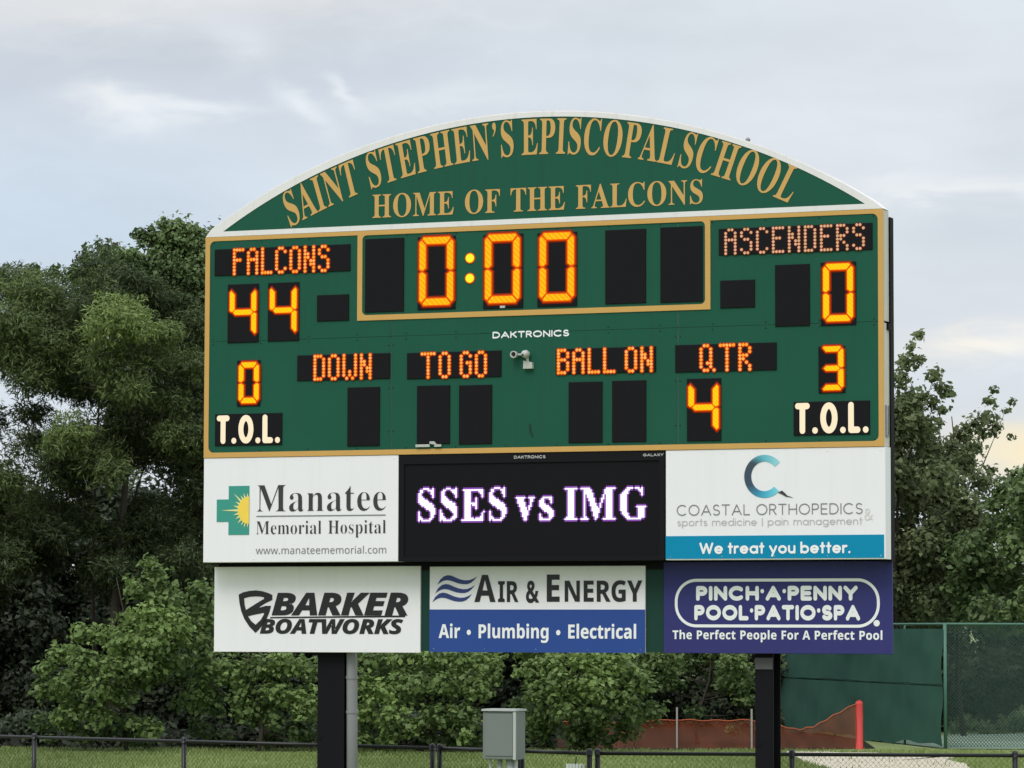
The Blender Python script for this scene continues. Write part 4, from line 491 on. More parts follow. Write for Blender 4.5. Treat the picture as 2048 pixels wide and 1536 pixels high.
CREAM = paint('aged_white_side', (.60, .57, .50), .55, .08, 5.0, .3, dirt=((.32, .30, .24), .5))
BLACK = paint('black_display_face', (.0100, .0095, .0115), .7, .12, 9.0, .08)
SCREEN = paint('black_screen', (.0085, .0080, .0100), .7, .15, 30.0, .08)
STEEL = paint('black_steel', (.0075, .007, .0095), .65, .15, 6.0, .10, bump=.05)
PURPLE = paint('indigo_vinyl', (.033, .034, .152), .45, .05, 3.0, .2, dirt=((.045, .05, .12), .25))
BLUE = paint('blue_vinyl', (.024, .064, .265), .45, .05, 3.0, .22)
TEAL = paint('turquoise_vinyl', (.001, .225, .40), .45, .04, 3.0, .16)
CROSS = paint('teal_print', (.045, .28, .225), .45, .05, 5.0, .25)
SUNY = paint('yellow_print', (.86, .60, .085), .45, .08, 12.0, .3)
SUNP = paint('pale_yellow_print', (.72, .70, .30), .45, .05, 12.0, .3)
INK = paint('black_ink', (.016, .016, .018), .4, .1, 8.0, .35)
INK2 = paint('charcoal_ink', (.040, .040, .044), .45, .1, 8.0, .3)
GREY = paint('grey_ink', (.20, .20, .21), .45, .06, 8.0, .3)
GREYL = paint('light_grey_ink', (.46, .45, .45), .45, .05, 8.0, .3)
FAINT = paint('faint_grey_ink', (.62, .61, .60), .45, .03, 8.0, .3)
NAVY = paint('navy_ink', (.032, .052, .19), .45, .08, 8.0, .3)
WINK = paint('white_lettering', (.80, .80, .82), .45, .03, 8.0, .3)
GALV = paint('grey_conduit', (.22, .22, .23), .5, .1, 9.0, .4, bump=.05)
EBOX = paint('grey_green_box', (.170, .190, .180), .5, .06, 4.0, .3, dirt=((.16, .18, .165), .4))
EBOXL = paint('pale_grey_edge', (.42, .44, .42), .5, .06, 5.0, .35)
RUBBER = paint('dark_rubber', (.01, .01, .012), .6, .1)
FIX = paint('weathered_white', (.46, .46, .43), .5, .15, 20.0, .3)
LENS = paint('dark_lens', (.004, .004, .005), .1, .05, 5.0, .6)
AMBER = glow('amber_diodes', (1.0, .47, .004), 1.25, (1.0, .31, .003), 11.0)
AMBER2 = glow('yellow_diodes', (1.0, .53, .003), 1.3, (1.0, .41, .003), 14.0)
EMBER = glow('red_orange_halo', (.78, .085, .0), 1.0)  # inner and outer rims of lit bars: bloom painted as glowing faces
SKIRT = glow('dark_red_halo', (.27, .014, .0), 1.0)
DOT = glow('peach_diodes', (1.0, .42, .10), 1.2, (1.0, .31, .02), 5.0)
DOTP = glow('pale_peach_diodes', (1.0, .52, .32), .82, (.85, .50, .26), 3.0)
DOTRIM = glow('dim_red_halo', (.50, .036, .0), 1.0)  # wider discs under the caption diodes: bloom painted as a red glow
DOTRIM2 = glow('faint_red_halo', (.10, .012, .003), 1.0)
YELLOW = glow('yellow_lamp', (1.0, .80, .03), 1.2)
WARM = glow('warm_white_letters', (1.0, .86, .60), 1.0)
LCD = glow('white_diodes', (1.0, .95, 1.0), 1.25)
LCD2 = glow('violet_halo', (.26, .075, .45), 1.0)  # ring of pixels round each letter, its bloom painted in violet

# ------------------------------------------------------------------ lettering
GLY = {}
def glyph(font, ch):
    if (font, ch) in GLY: return GLY[font, ch]
    d = FONT[font][ch]; loops = [list(zip(l[0::2], l[1::2])) for l in d[1:]]
    vs = [Vector(p) for l in loops for p in l]; es = []; b = 0
    for l in loops: es += [(b + i, b + (i + 1) % len(l)) for i in range(len(l))]; b += len(l)
    ov, oe, of, *_ = delaunay_2d_cdt(vs, es, [], 0, 1e-3)
    def inside(x, y):
        c = False
        for l in loops:
            for i in range(len(l)):
                (x1, y1), (x2, y2) = l[i], l[(i + 1) % len(l)]
                if (y1 > y) != (y2 > y) and x < (x2 - x1) * (y - y1) / (y2 - y1) + x1: c = not c
        return c
    fs = []
    for f in of:
        cx = sum(ov[i].x for i in f) / len(f); cy = sum(ov[i].y for i in f) / len(f)
        if inside(cx, cy):
            a = sum(ov[f[i]].x * ov[f[(i + 1) % len(f)]].y - ov[f[(i + 1) % len(f)]].x * ov[f[i]].y for i in range(len(f)))
            fs.append(tuple(f) if a > 0 else tuple(f[::-1]))
    g = (d[0], [(p.x, p.y) for p in ov], fs, loops); GLY[font, ch] = g; return g
SPACE = dict(serifthin=.24, serif=.24, bold=.22, bolditalic=.2, round=.4, geo=.38, light=.48, lower=.50, sans=.2, narrow=.2, wide=.4)
def layout(runs, track=0.0):                            # runs: [(font, text)] -> glyph list with x offsets, ink extent
    x = 0; out = []
    for font, text in runs:
        for ch in text:
            if ch == ' ': x += SPACE.get(font, .24) * 1000; continue
            f = font if ch in FONT[font] else 'boldampersand'
            g = glyph(f, ch); out.append((g, x)); x += g[0] + track
    x0 = min(p[0] + o for g, o in out for l in g[3] for p in l); x1 = max(p[0] + o for g, o in out for l in g[3] for p in l)
    return out, x0, x1
def capheight(font):
    ch = {'sans': 'l', 'lower': 't', 'boldampersand': '&', 'geo': 'W', 'bold': 'E'}.get(font) or next(c for c in 'ITEHALMG' if c in FONT[font])
    return max(p[1] for l in glyph(font, ch)[3] for p in l)
def lettering(name, font, text, box, n, mat, parent, track=0.0, cap=None):
    out, x0, x1 = layout([(font, text)], track); u0, v0, u1, v1 = box      # each word a part of its own
    sx = (u1 - u0) / (x1 - x0); sy = (v1 - v0) / (cap or capheight(font)); i = 0
    for word in text.split():
        mb = MB()
        for g, o in out[i:i + len(word)]: mb.add([(u0 + (x + o - x0) * sx, n, v0 + y * sy) for x, y in g[1]], g[2])
        i += len(word); mb.build(name, mat, parent)

# ------------------------------------------------------------------ ground
def ground_mat():
    m = bpy.data.materials.new('lawn'); m.use_nodes = True; nt = m.node_tree; p = nt.nodes['Principled BSDF']; L = nt.links
    tc = node(nt, 'ShaderNodeTexCoord')
    a = node(nt, 'ShaderNodeTexNoise'); a.inputs['Scale'].default_value = .35; a.inputs['Detail'].default_value = 6; L.new(tc.outputs['Object'], a.inputs['Vector'])
    b = node(nt, 'ShaderNodeTexNoise'); b.inputs['Scale'].default_value = 6; b.inputs['Detail'].default_value = 4; L.new(tc.outputs['Object'], b.inputs['Vector'])
    c = mixc(nt, a.outputs['Fac'], (.155, .205, .060), (.215, .265, .085)); c = mixc(nt, mathn(nt, 'MULTIPLY', b.outputs['Fac'], .6), c, (.115, .13, .055))
    L.new(c, p.inputs['Base Color']); p.inputs['Roughness'].default_value = .9
    bp = node(nt, 'ShaderNodeBump'); bp.inputs['Strength'].default_value = .6; bp.inputs['Distance'].default_value = .05; L.new(b.outputs['Fac'], bp.inputs['Height']); L.new(bp.outputs[0], p.inputs['Normal'])
    return m
LAWN = ground_mat()
g = MB(); g.add([(-2500, -300, 0), (2500, -300, 0), (2500, 4500, 0), (-2500, 4500, 0)], [(0, 1, 2, 3)]).build('ground', LAWN)['kind'] = 'structure'
SOIL = paint('dark_soil', (.017, .017, .011), .95, .3, 2.0, .1)
SAND = paint('pale_shell_gravel', (.43, .385, .30), .9, .34, 1.6, .1, bump=.4)
COURT = paint('pale_green_court', (.225, .30, .225), .8, .06, 1.0, .2)
mb = MB(); k = 40; pts = []
for i in range(k):                                       # bare leaf litter under the trees, its edge uneven
    t = i / (k - 1); pts.append((-16 + 21.5 * t, 71.3 + .5 * math.sin(9 * t) + .35 * math.sin(31 * t + 1) + 2.0 * max(0, t - .75)))
mb.add([(x, y, .012) for x, y in pts] + [(7.6, 73.4, .012), (7.9, 79, .012), (7.2, 86, .012), (9, 120, .012), (-18, 120, .012)], [tuple(range(k)) + (k, k + 1, k + 2, k + 3, k + 4)])
tag(mb.build('woodland_floor', SOIL), kind='structure')
mb = MB(); sp = LAY['sand']
cx = sum(q[0] for q in sp) / len(sp); cy = sum(q[1] for q in sp) / len(sp); ring = []
for i in range(len(sp)):
    a, b = sp[i], sp[(i + 1) % len(sp)]
    for t in (0, .25, .5, .75):
        ring.append((a[0] + (b[0] - a[0]) * t + random.uniform(-.12, .12), a[1] + (b[1] - a[1]) * t + random.uniform(-.5, .5)))
mb.add([(cx, cy, .016)] + [(x, y, .016) for x, y in ring], [(0, 1 + i, 1 + (i + 1) % len(ring)) for i in range(len(ring))])
tag(mb.build('gravel_path', SAND), kind='structure')
mb = MB(); mb.add([(9.1, 72.9, .018), (30, 75.5, .018), (30, 95, .018), (7.6, 81.0, .018)], [(0, 1, 2, 3)]).build('tennis_court', COURT)['kind'] = 'structure'
COURTL = paint('white_court_line', (.62, .64, .60), .8, .05)
mb = MB(); mb.add([(8.9, 76.6, .022), (30, 79.4, .022), (30, 79.6, .022), (8.85, 76.75, .022)], [(0, 1, 2, 3)]).build('court_line', COURTL)['kind'] = 'structure'

# ------------------------------------------------------------------ the scoreboard
bu0, bv0, bu1, bv1 = LAY['board']
DEPTH = .215
sb = bthing('scoreboard', 'green and gold electric scoreboard with glowing orange digits and captions on black panels', 'scoreboard', 0, 0, bv0)
mid = bv0 + (bv1 - bv0) * .525
mb = MB()
mb.box(bu0 + .004, bu1 - .004, .004, DEPTH, mid + .012, bv1 - .003); mb.box(bu0 + .004, bu1 - .004, .004, DEPTH, bv0 + .004, mid - .012); mb.box(bu0 + .03, bu1 - .03, .03, DEPTH - .03, mid - .012, mid + .012)
mb.build('cabinet', CREAM, sb)
mb = MB()                                                # sheet metal face in bolted sections with hairline seams
us = [bu0 + .03, -1.60, 1.62, bu1 - .03]
for i in range(3):
    for v0, v1 in ((bv0 + .03, mid - .002), (mid + .002, bv1 - .03)): mb.box(us[i] + .002, us[i + 1] - .002, -.003, .003, v0, v1)
for i in range(14):
    for v in (bv0 + .075, mid - .03, mid + .03, bv1 - .065): mb.lathe((bu0 + .10 + i * (bu1 - bu0 - .20) / 13, 0, v), [(.010, -.0032), (.006, -.007)], seg=8, mi=1)
for u in us[1:3]:
    for s_ in (-.025, .025):
        for k in range(5): mb.lathe((u + s_, 0, bv0 + .25 + k * .46), [(.010, -.0032), (.006, -.007)], seg=8, mi=1)
mb.build('face_panel', [GREEN, GREEN2], sb)
def rounded(u0, v0, u1, v1, r, k=6):
    out = []
    for cx, cy, a in ((u1 - r, v1 - r, 0), (u0 + r, v1 - r, 90), (u0 + r, v0 + r, 180), (u1 - r, v0 + r, 270)):
        out += [(cx + r * math.cos(rad(a + 90 * i / k)), cy + r * math.sin(rad(a + 90 * i / k))) for i in range(k + 1)]
    return out
def border(name, box, w, r, n0, n1, mat, parent, wtop=None):      # a flat band round a box, square outside and rounded inside
    u0, v0, u1, v1 = box; wt = w if wtop is None else wtop
    inn = rounded(u0 + w, v0 + w, u1 - w, v1 - wt, r); k = len(inn) // 4
    outp = []
    for i, (x, y) in enumerate(inn):
        q = i // k; cx, cy = ((u1, v1), (u0, v1), (u0, v0), (u1, v0))[q]; j = i % k
        outp.append((cx, y if j < k // 2 else cy) if q in (0, 2) and j < k // 2 else ((x, cy) if q in (0, 2) and j > k // 2 else ((x, cy) if j < k // 2 else ((cx, y) if j > k // 2 else (cx, cy)))))
    N = len(inn); mb = MB()
    vs = [(a, n0, b) for a, b in outp] + [(a, n0, b) for a, b in inn] + [(a, n1, b) for a, b in outp] + [(a, n1, b) for a, b in inn]
    fs = []
    for i in range(N):
        j = (i + 1) % N
        fs += [(i, N + i, N + j, j), (N + i, 3 * N + i, 3 * N + j, N + j), (i, j, 2 * N + j, 2 * N + i)]
    mb.add(vs, fs); return mb.build(name, mat, parent)
border('gold_border', (bu0, bv0, bu1, bv1), .055, .06, -.010, .004, GOLD, sb, wtop=.045)
border('clock_border', tuple(LAY['clock'][:3]) + (bv1 - .020,), .057, .05, -.0125, -.002, GOLD, sb, wtop=.030)
def panel(box, parent=sb, name='digit_panel', n=-.016):
    u0, v0, u1, v1 = box; return MB().box(u0, u1, n, .0, v0, v1, bev=.004).build(name, BLACK, parent)
for b in LAY['panels']: panel(b)
def offset(poly, e):
    k = len(poly); a = sum(poly[i][0] * poly[(i + 1) % k][1] - poly[(i + 1) % k][0] * poly[i][1] for i in range(k))
    if a < 0: poly = poly[::-1]
    out = []
    for i in range(k):
        p0, p1, p2 = Vector(poly[i - 1]), Vector(poly[i]), Vector(poly[(i + 1) % k])
        d1 = (p1 - p0).normalized(); d2 = (p2 - p1).normalized(); n1 = Vector((d1.y, -d1.x)); n2 = Vector((d2.y, -d2.x))
        m = (n1 + n2); m = m / max(.35, m.length_squared) * 2
        if m.length > 1.7: m = m.normalized() * 1.7
        out.append(tuple(p1 + m * e))
    return poly, out
def seg_polys(u0, v0, W, Hh, w):
    gp = .06 * w; m = Hh / 2
    a = [(.62 * w, Hh), (W - .62 * w, Hh), (W - .45 * w, Hh - .28 * w), (W - 1.06 * w, Hh - w), (1.06 * w, Hh - w), (.45 * w, Hh - .28 * w)]
    f = [(0, Hh - .72 * w), (.33 * w, Hh - .40 * w), (w, Hh - 1.12 * w), (w, m + .45 * w), (.55 * w, m + .10 * w), (.25 * w, m + .12 * w), (0, m + .32 * w)]
    gg = [(.62 * w, m), (1.08 * w, m + .48 * w), (W - 1.08 * w, m + .48 * w), (W - .62 * w, m), (W - 1.08 * w, m - .48 * w), (1.08 * w, m - .48 * w)]
    fx = lambda P: [(W - x, y) for x, y in P]; fy = lambda P: [(x, Hh - y) for x, y in P]
    d = dict(a=a, f=f, b=fx(f), g=gg, d=fy(a), e=fy(f), c=fx(fy(f)))
    return {k: [(u0 + x, v0 + y) for x, y in P] for k, P in d.items()}
SEGS = {'0': 'abcdef', '3': 'abgcd', '4': 'fgbc'}
def lens(mb, poly, e, n_top, n_base):  # bright core, with sloped rims glowing red as its painted halo
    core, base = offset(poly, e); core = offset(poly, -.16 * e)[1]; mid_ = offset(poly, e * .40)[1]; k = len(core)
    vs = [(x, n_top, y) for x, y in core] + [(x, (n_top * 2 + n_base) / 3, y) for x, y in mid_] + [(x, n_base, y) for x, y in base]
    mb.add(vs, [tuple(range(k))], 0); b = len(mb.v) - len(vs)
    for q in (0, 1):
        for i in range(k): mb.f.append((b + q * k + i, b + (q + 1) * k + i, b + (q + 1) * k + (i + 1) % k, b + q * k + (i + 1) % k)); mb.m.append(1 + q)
for i, (d, pb, cb) in enumerate(LAY['digits']):
    p = panel(pb, name='digit_panel'); W, Hh = cb[2] - cb[0], cb[3] - cb[1]
    w = {0: .062, 1: .062, 2: .076, 3: .076, 4: .076, 5: .066, 6: .062, 7: .066, 8: .058}[i]
    P = seg_polys(cb[0], cb[1], W, Hh, w)
    for s in SEGS[d]:
        mb = MB(); lens(mb, P[s], .34 * w, -.026, -.0175); mb.build('lit_segment', [AMBER if i in (2, 3, 4) else AMBER2, EMBER, SKIRT], p)  # EMBER and SKIRT rims are the painted halo
for u, v in LAY['colon']:
    mb = MB(); mb.lathe((u, 0, v), [(.058, -.004), (.056, -.012)], seg=18, mi=1); mb.lathe((u, 0, v), [(.047, -.0125), (.040, -.026)], seg=18, mi=0)  # outer disc is the painted halo of the lamp
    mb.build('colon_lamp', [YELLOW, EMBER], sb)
DOTS = {'A': '.XX.|X..X|X..X|XXXX|X..X|X..X|X..X|X..X', 'B': 'XXX.|X..X|X..X|XXX.|X..X|X..X|X..X|XXX.', 'C': '.XX.|X..X|X...|X...|X...|X...|X..X|.XX.',
        'D': 'XXX.|X..X|X..X|X..X|X..X|X..X|X..X|XXX.', 'E': 'XXXX|X...|X...|XXX.|X...|X...|X...|XXXX', 'F': 'XXXX|X...|X...|XXX.|X...|X...|X...|X...',
        'G': '.XX.|X..X|X...|X.XX|X..X|X..X|X..X|.XX.', 'L': 'X...|X...|X...|X...|X...|X...|X...|XXXX', 'N': 'X..X|X..X|XX.X|XX.X|X.XX|X.XX|X..X|X..X',
        'O': '.XX.|X..X|X..X|X..X|X..X|X..X|X..X|.XX.', 'Q': '.XX..|X..X.|X..X.|X..X.|X..X.|X.XX.|X..X.|.XX.X', 'R': 'XXX.|X..X|X..X|XXX.|XX..|X.X.|X..X|X..X',
        'S': '.XX.|X..X|X...|.XX.|...X|...X|X..X|.XX.', 'T': 'XXXXX|..X..|..X..|..X..|..X..|..X..|..X..|..X..', 'W': 'X...X|X...X|X...X|X...X|X...X|X.X.X|X.X.X|.X.X.'}
for text, pb in LAY['captions'].items():
    p = panel(pb, name='caption_panel'); u0, u1 = LAY['capx'][text]
    cols = sum(2 if c == ' ' else len(DOTS[c].split('|')[0]) + 1 for c in text) - 1
    pu = (u1 - u0) / (cols - 1); pvv = (pb[3] - pb[1] - .030) / 7.0; vt = pb[3] - .015; cx = 0
    pale = text == 'ASCENDERS'; r1 = .0150 if pale else .0162
    for ch in text:
        if ch == ' ': cx += 2; continue
        rows = DOTS[ch].split('|'); mb = MB()
        for j, row in enumerate(rows):
            for i, c in enumerate(row):
                if c != 'X': continue
                u = u0 + (cx + i) * pu; v = vt - j * pvv
                mb.lathe((u, 0, v), [(.0235 if pale else .0265, -.0165), (r1 + .002, -.0185)], seg=10, mi=1); mb.lathe((u, 0, v), [(r1, -.019), (r1 * .5, -.027)], seg=10, mi=0)  # wide red disc paints the halo, small one is the diode
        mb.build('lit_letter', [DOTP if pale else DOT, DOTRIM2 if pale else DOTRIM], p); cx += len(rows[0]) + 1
for pb, tb in zip(LAY['tolpanel'], LAY['toltext']):
    p = panel(pb, name='timeout_panel'); x = None
    out, x0, x1 = layout([('narrow', 'T.O.L.')]); sx = (tb[2] - tb[0]) / (x1 - x0); sy = (tb[3] - tb[1]) / 1000.0
    for g_, o_ in out:
        mb = MB(); mb.add([(tb[0] + (x + o_ - x0) * sx, -.0235, tb[1] + y * sy) for x, y in g_[1]], g_[2])
        for l in g_[3]:                                   # sides of the raised letter
            q = [(tb[0] + (x + o_ - x0) * sx, tb[1] + y * sy) for x, y in l]; k = len(q)
            mb.add([(a, -.0235, b) for a, b in q] + [(a, -.0165, b) for a, b in q], [(i, (i + 1) % k, k + (i + 1) % k, k + i) for i in range(k)])
        mb.build('lit_letter', WARM, p)
lettering('maker_lettering', 'wide', 'DAKTRONICS', LAY['maker'], -.007, WINK, sb)
b = LAY['hdlogo']; MB().box(b[0], b[2], -.020, -.0165, b[1], b[3]).build('maker_plate', FIX, sb)
b = LAY['latch']; mb = MB(); u0, v0, u1, v1 = b; hh = v1 - v0
mb.box(u0, u0 + .55 * (u1 - u0), -.034, -.016, v0 + .2 * hh, v0 + .85 * hh); mb.box(u0 + .74 * (u1 - u0), u1, -.034, -.016, v0 + .2 * hh, v0 + .8 * hh)
mb.prism([(u0 + .55 * (u1 - u0), v0 + 1.0 * hh), (u0 + .56 * (u1 - u0), v1 + .55 * hh), (u0 + .72 * (u1 - u0), v1 + .55 * hh), (u0 + .82 * (u1 - u0), v0 + .8 * hh), (u0 + .70 * (u1 - u0), v0 + .8 * hh)], -.036, -.016)
mb.build('latch', FIX, sb)
mb = MB()                                                 # black angle frame behind the cabinets
mb.box(bu1 - .10, bu1 + .012, DEPTH + .002, .345, -.02, bv1 - .06); mb.box(bu0 - .004, bu0 + .10, DEPTH + .002, .345, -.02, bv1 - .06)
for v in (bv1 - .14, mid - .05, bv0 - .03, .02): mb.box(bu0 + .10, bu1 - .10, DEPTH + .002, .30, v, v + .09)
mb.box(bu1 - .095, bu1 + .018, .12, DEPTH + .0, mid - .075, mid - .008)
mb.build('rear_frame', STEEL, sb)
# handles and slots seen on the right edge
mb = MB(); x = bu1 - .003
mb.box(x, x + .012, .06, .075, bv0 + .12, bv0 + .42); mb.box(x, x + .012, .15, .165, bv0 + .12, bv0 + .42); mb.box(x, x + .012, .06, .165, bv0 + .10, bv0 + .12)
mb.build('side_handle', GALV, sb)
# small twin fitting on the face
u, v = LAY['lamp'][0]; u2, v2 = LAY['lamp'][1]; u3, v3 = LAY['lamp'][2]
lt = bthing('twin_flood_light', 'small white twin-headed fitting on the green face beside the captions', 'light', u2, 0, v2)
mb = MB(); mb.lathe((u, 0, v), [(.030, -.020), (.038, -.07), (.037, -.10), (.027, -.10), (.022, -.07)], seg=16); mb.build('lamp_head', FIX, lt)
MB().lathe((u, 0, v), [(.026, -.076), (.009, -.086)], seg=16).build('lens', LENS, lt)
mb = MB(); mb.lathe((u2, 0, v2), [(.026, -.004), (.038, -.03), (.043, -.06), (.037, -.10), (.016, -.118)], seg=16); o = mb.build('lamp_head', FIX, lt, True)
MB().lathe((u2 - .012, 0, v2 - .012), [(.014, -.104), (.009, -.126)], seg=12).build('lens', LENS, lt)
mb = MB(); mb.tube([(u, -.03, v), (u2, -.03, v2)], .012); mb.tube([(u2, -.03, v2), (u3, -.03, v3)], .016); mb.prism([(u3 - .05, v3 - .055), (u3 + .055, v3 - .055), (u3 + .05, v3 + .01), (u3 - .045, v3 + .03)], -.05, -.004)
mb.build('mount', FIX, lt)
tag(MB().tube([(u3 + .01, -.012, .30 + bv0), (u3 + .02, -.014, .22 + bv0), (u3 + .045, -.012, .17 + bv0)], .006).build('loose_cable', RUBBER), 'short loose black cable end hanging on the green face below the white fitting', 'cable')
bpy.data.objects['loose_cable'].matrix_world = Matrix.Translation((BX, BY, BZ)) @ Matrix.Rotation(-TH, 4, 'Z')

# ------------------------------------------------------------------ arched header sign
hs = bthing('arched_header_sign', 'green arched sign with white edge and gold school lettering on top of the scoreboard', 'sign', 0, 0, bv1)
ax, ay, ar = LAY['arc_out']; bx_, by_, br = LAY['arc_in']
vb = bv1 + .003; N = 64
def arc_pts(cx, cy, r, v):
    h = math.acos((v - cy) / r) if (v - cy) < r else 0
    return [(cx + r * math.sin(-h + 2 * h * i / N), cy + r * math.cos(-h + 2 * h * i / N)) for i in range(N + 1)]
outl = arc_pts(ax, ay, ar, vb); outl = [(max(bu0, min(bu1, x)), y) for x, y in outl]; outl[0] = (bu0, vb); outl[-1] = (bu1, vb)
innl = arc_pts(bx_, by_, br, vb + .055)
MB().prism(outl, .004, .20).build('panel_box', CREAM, hs)
MB().prism(innl, -.002, .0035).build('green_panel', GREEN, hs)
mb = MB(); ring_o, ring_i = outl, innl                     # white trim: the band between both arcs, and the strip along the foot
vs = [(x, -.008, y) for x, y in ring_o] + [(x, -.008, y) for x, y in ring_i]
vs += [(x, .003, y) for x, y in ring_o] + [(x, .003, y) for x, y in ring_i]; M = N + 1
fs = []
for i in range(N): fs += [(i, M + i, M + i + 1, i + 1), (M + i, 3 * M + i, 3 * M + i + 1, M + i + 1), (i, i + 1, 2 * M + i + 1, 2 * M + i)]
fs += [(0, M - 1, 2 * M - 1, M), (M, 2 * M - 1, 4 * M - 1, 3 * M)]
mb.add(vs, fs)
mb.build('white_trim', TRIM, hs)
MB().prism([(x, y + .002) for x, y in outl[:1]] + [(x * .999, y + .014) for x, y in outl[1:-1]] + [(outl[-1][0], outl[-1][1] + .002)], .0045, .205).build('top_flashing', TRIM, hs)
tx, ty, tr = LAY['arc_text']; tl = LAY['tilt']
mb = MB(); CAPS = capheight('serif')
for word, ua, ub in LAY['words']:
    out, x0, x1 = layout([('serif', word)], 8); a0 = math.asin((ua - tx) / tr); a1 = math.asin((ub - tx) / tr)
    for g_, o_ in out:
        vs = []
        xc = (o_ + g_[0] / 2 - x0) / (x1 - x0); ac = a0 + (a1 - a0) * xc; uc = tx + tr * math.sin(ac)
        dx = tl[0][0] * uc * uc + tl[0][1] * uc + tl[0][2]; dy = tl[1][0] * uc * uc + tl[1][1] * uc + tl[1][2]
        bu, bv = uc, ty + tr * math.cos(ac); ex, ey = math.cos(ac), -math.sin(ac)
        for x, y in g_[1]:
            s_ = ((x + o_ - x0) / (x1 - x0) - xc) * (a1 - a0) * tr; t_ = y / CAPS
            vs.append((bu + ex * s_ + dx * t_, -.007, bv + ey * s_ + dy * t_))
        mb.add(vs, g_[2])
    mb.build('title_lettering', GOLDL, hs); mb = MB()
lettering('motto_lettering', 'serif', 'HOME OF THE FALCONS', LAY['motto'], -.007, GOLDL, hs, 10)
xx = 2.36; yy = ay + math.sqrt(ar * ar - (xx - ax) ** 2)
MB().lathe((xx, .06, yy), [(.012, -.01), (.03, .03), (.012, .05)], 'Z', 8).build('lifting_eye', GALV, hs)

# ------------------------------------------------------------------ upper row: two sponsor panels and the message screen
def sign(name, label, box, n0, n1, mat, cat='sign', edge=None, part='panel'):
    u0, v0, u1, v1 = box; t = bthing(name, label, cat, (u0 + u1) / 2, n0, v0)
    mb = MB().box(u0, u1, n0, n1, v0, v1, bev=.004)
    if part == 'panel':
        for a, b_ in [(u0 + .05 + (u1 - u0 - .1) * k / 4, v) for k in range(5) for v in (v0 + .035, v1 - .035)]: mb.lathe((a, n0, b_), [(.008, -.0008), (.005, -.004)], seg=8, mi=0)
    mb.build(part, [mat, GALV], t); return t
s1 = sign('sponsor_sign', 'white hospital sponsor panel with a teal cross and yellow sun, left of the message screen', (-3.81, .0, LAY['hospital'][2], bv0 - .003), -.002, .20, WHITE)
cr = LAY['cross']; cu0, cu1 = cr[5][0], (cr[1][0] + cr[2][0]) / 2; ca = (cr[0][0] + cr[3][0]) / 2; vt_, vb_ = (cr[0][1] + cr[1][1]) / 2, (cr[2][1] + cr[3][1]) / 2; va_, vc_ = (cr[6][1] + cr[7][1]) / 2, (cr[4][1] + cr[5][1]) / 2
mb = MB(); mb.prism([(ca, vt_), (cu1, vt_), (cu1, vb_), (ca, vb_), (ca, vc_), (cu0, vc_), (cu0, va_), (ca, va_)], -.006, -.002); mb.build('cross_emblem', CROSS, s1)
(su, sv), (su2, _), (su3, _) = LAY['sun']; sr = su - su2; su = cu1
pts = []
for i in range(37):
    a = rad(90 + i * 5); k = 1.0
    pts.append((su + sr * .92 * math.cos(a), sv + sr * 1.02 * math.sin(a)))
MB().prism(pts, -.012, -.009).build('sun_emblem', SUNY, s1)
mb = MB()
for i, a in enumerate([97, 110, 122, 135, 150, 165, 180, 195, 210, 226, 240, 252, 264]):
    r0, r1 = sr * .88, sr * ((2.35 if a == 180 else (1.75 if a == 135 else 1.32)) + .06 * (i % 2)); c, s = math.cos(rad(a)), math.sin(rad(a)); w_ = .010
    mb.add([(su + r0 * c - s * w_ * 1.3, -.0085, sv + r0 * s + c * w_ * 1.3), (su + r0 * c + s * w_ * 1.3, -.0085, sv + r0 * s - c * w_ * 1.3), (min(su, su + r1 * c), -.0085, sv + r1 * s)], [(0, 1, 2)])
mb.build('sun_rays', SUNP, s1)
lettering('name_lettering', 'serifthin', 'Manatee', LAY['manatee'], -.006, INK2, s1, 12)
lettering('subtitle_lettering', 'serifthin', 'Memorial Hospital', LAY['memorial'], -.006, INK2, s1, 8)
u0, v0, u1, v1 = LAY['rule']; MB().rect(u0, v0, u1, v0 + .012, -.006).build('rule_line', GREY, s1)
lettering('web_address_lettering', 'sans', 'www.manateememorial.com', LAY['url'], -.006, GREY, s1, 4)

scb = LAY['screen']
ms = sign('message_screen', 'black electronic message screen with glowing white letters under the scoreboard', (scb[0] + .004, -.0, scb[2] - .004, bv0 - .004), .012, .20, SCREEN, 'screen', part='housing')
mb = MB(); u0, u1, v0, v1 = scb[0] + .004, scb[2] - .004, .0, bv0 - .004
for a, b_, c, d in ((u0, u1, v1 - .10, v1), (u0, u1, v0, v0 + .05), (u0, u0 + .06, v0 + .05, v1 - .10), (u1 - .06, u1, v0 + .05, v1 - .10)): mb.box(a, b_, -.001, .0115, c, d)
mb.build('bezel', BLACK, ms)
PIT = .0176
def lcd_word(text, box):
    out, x0, x1 = layout([('serifscreen', text)], 24); cap = capheight('serifscreen') if text != 'vs' else max(p[1] for l in glyph('serifscreen', 'v')[3] for p in l)
    u0, v0, u1, v1 = box; sx = (u1 - u0) / (x1 - x0); sy = (v1 - v0) / cap
    for g_, o in out: lcd_letter([[(u0 + (x + o - x0) * sx, v0 + y * sy) for x, y in l] for l in g_[3]])
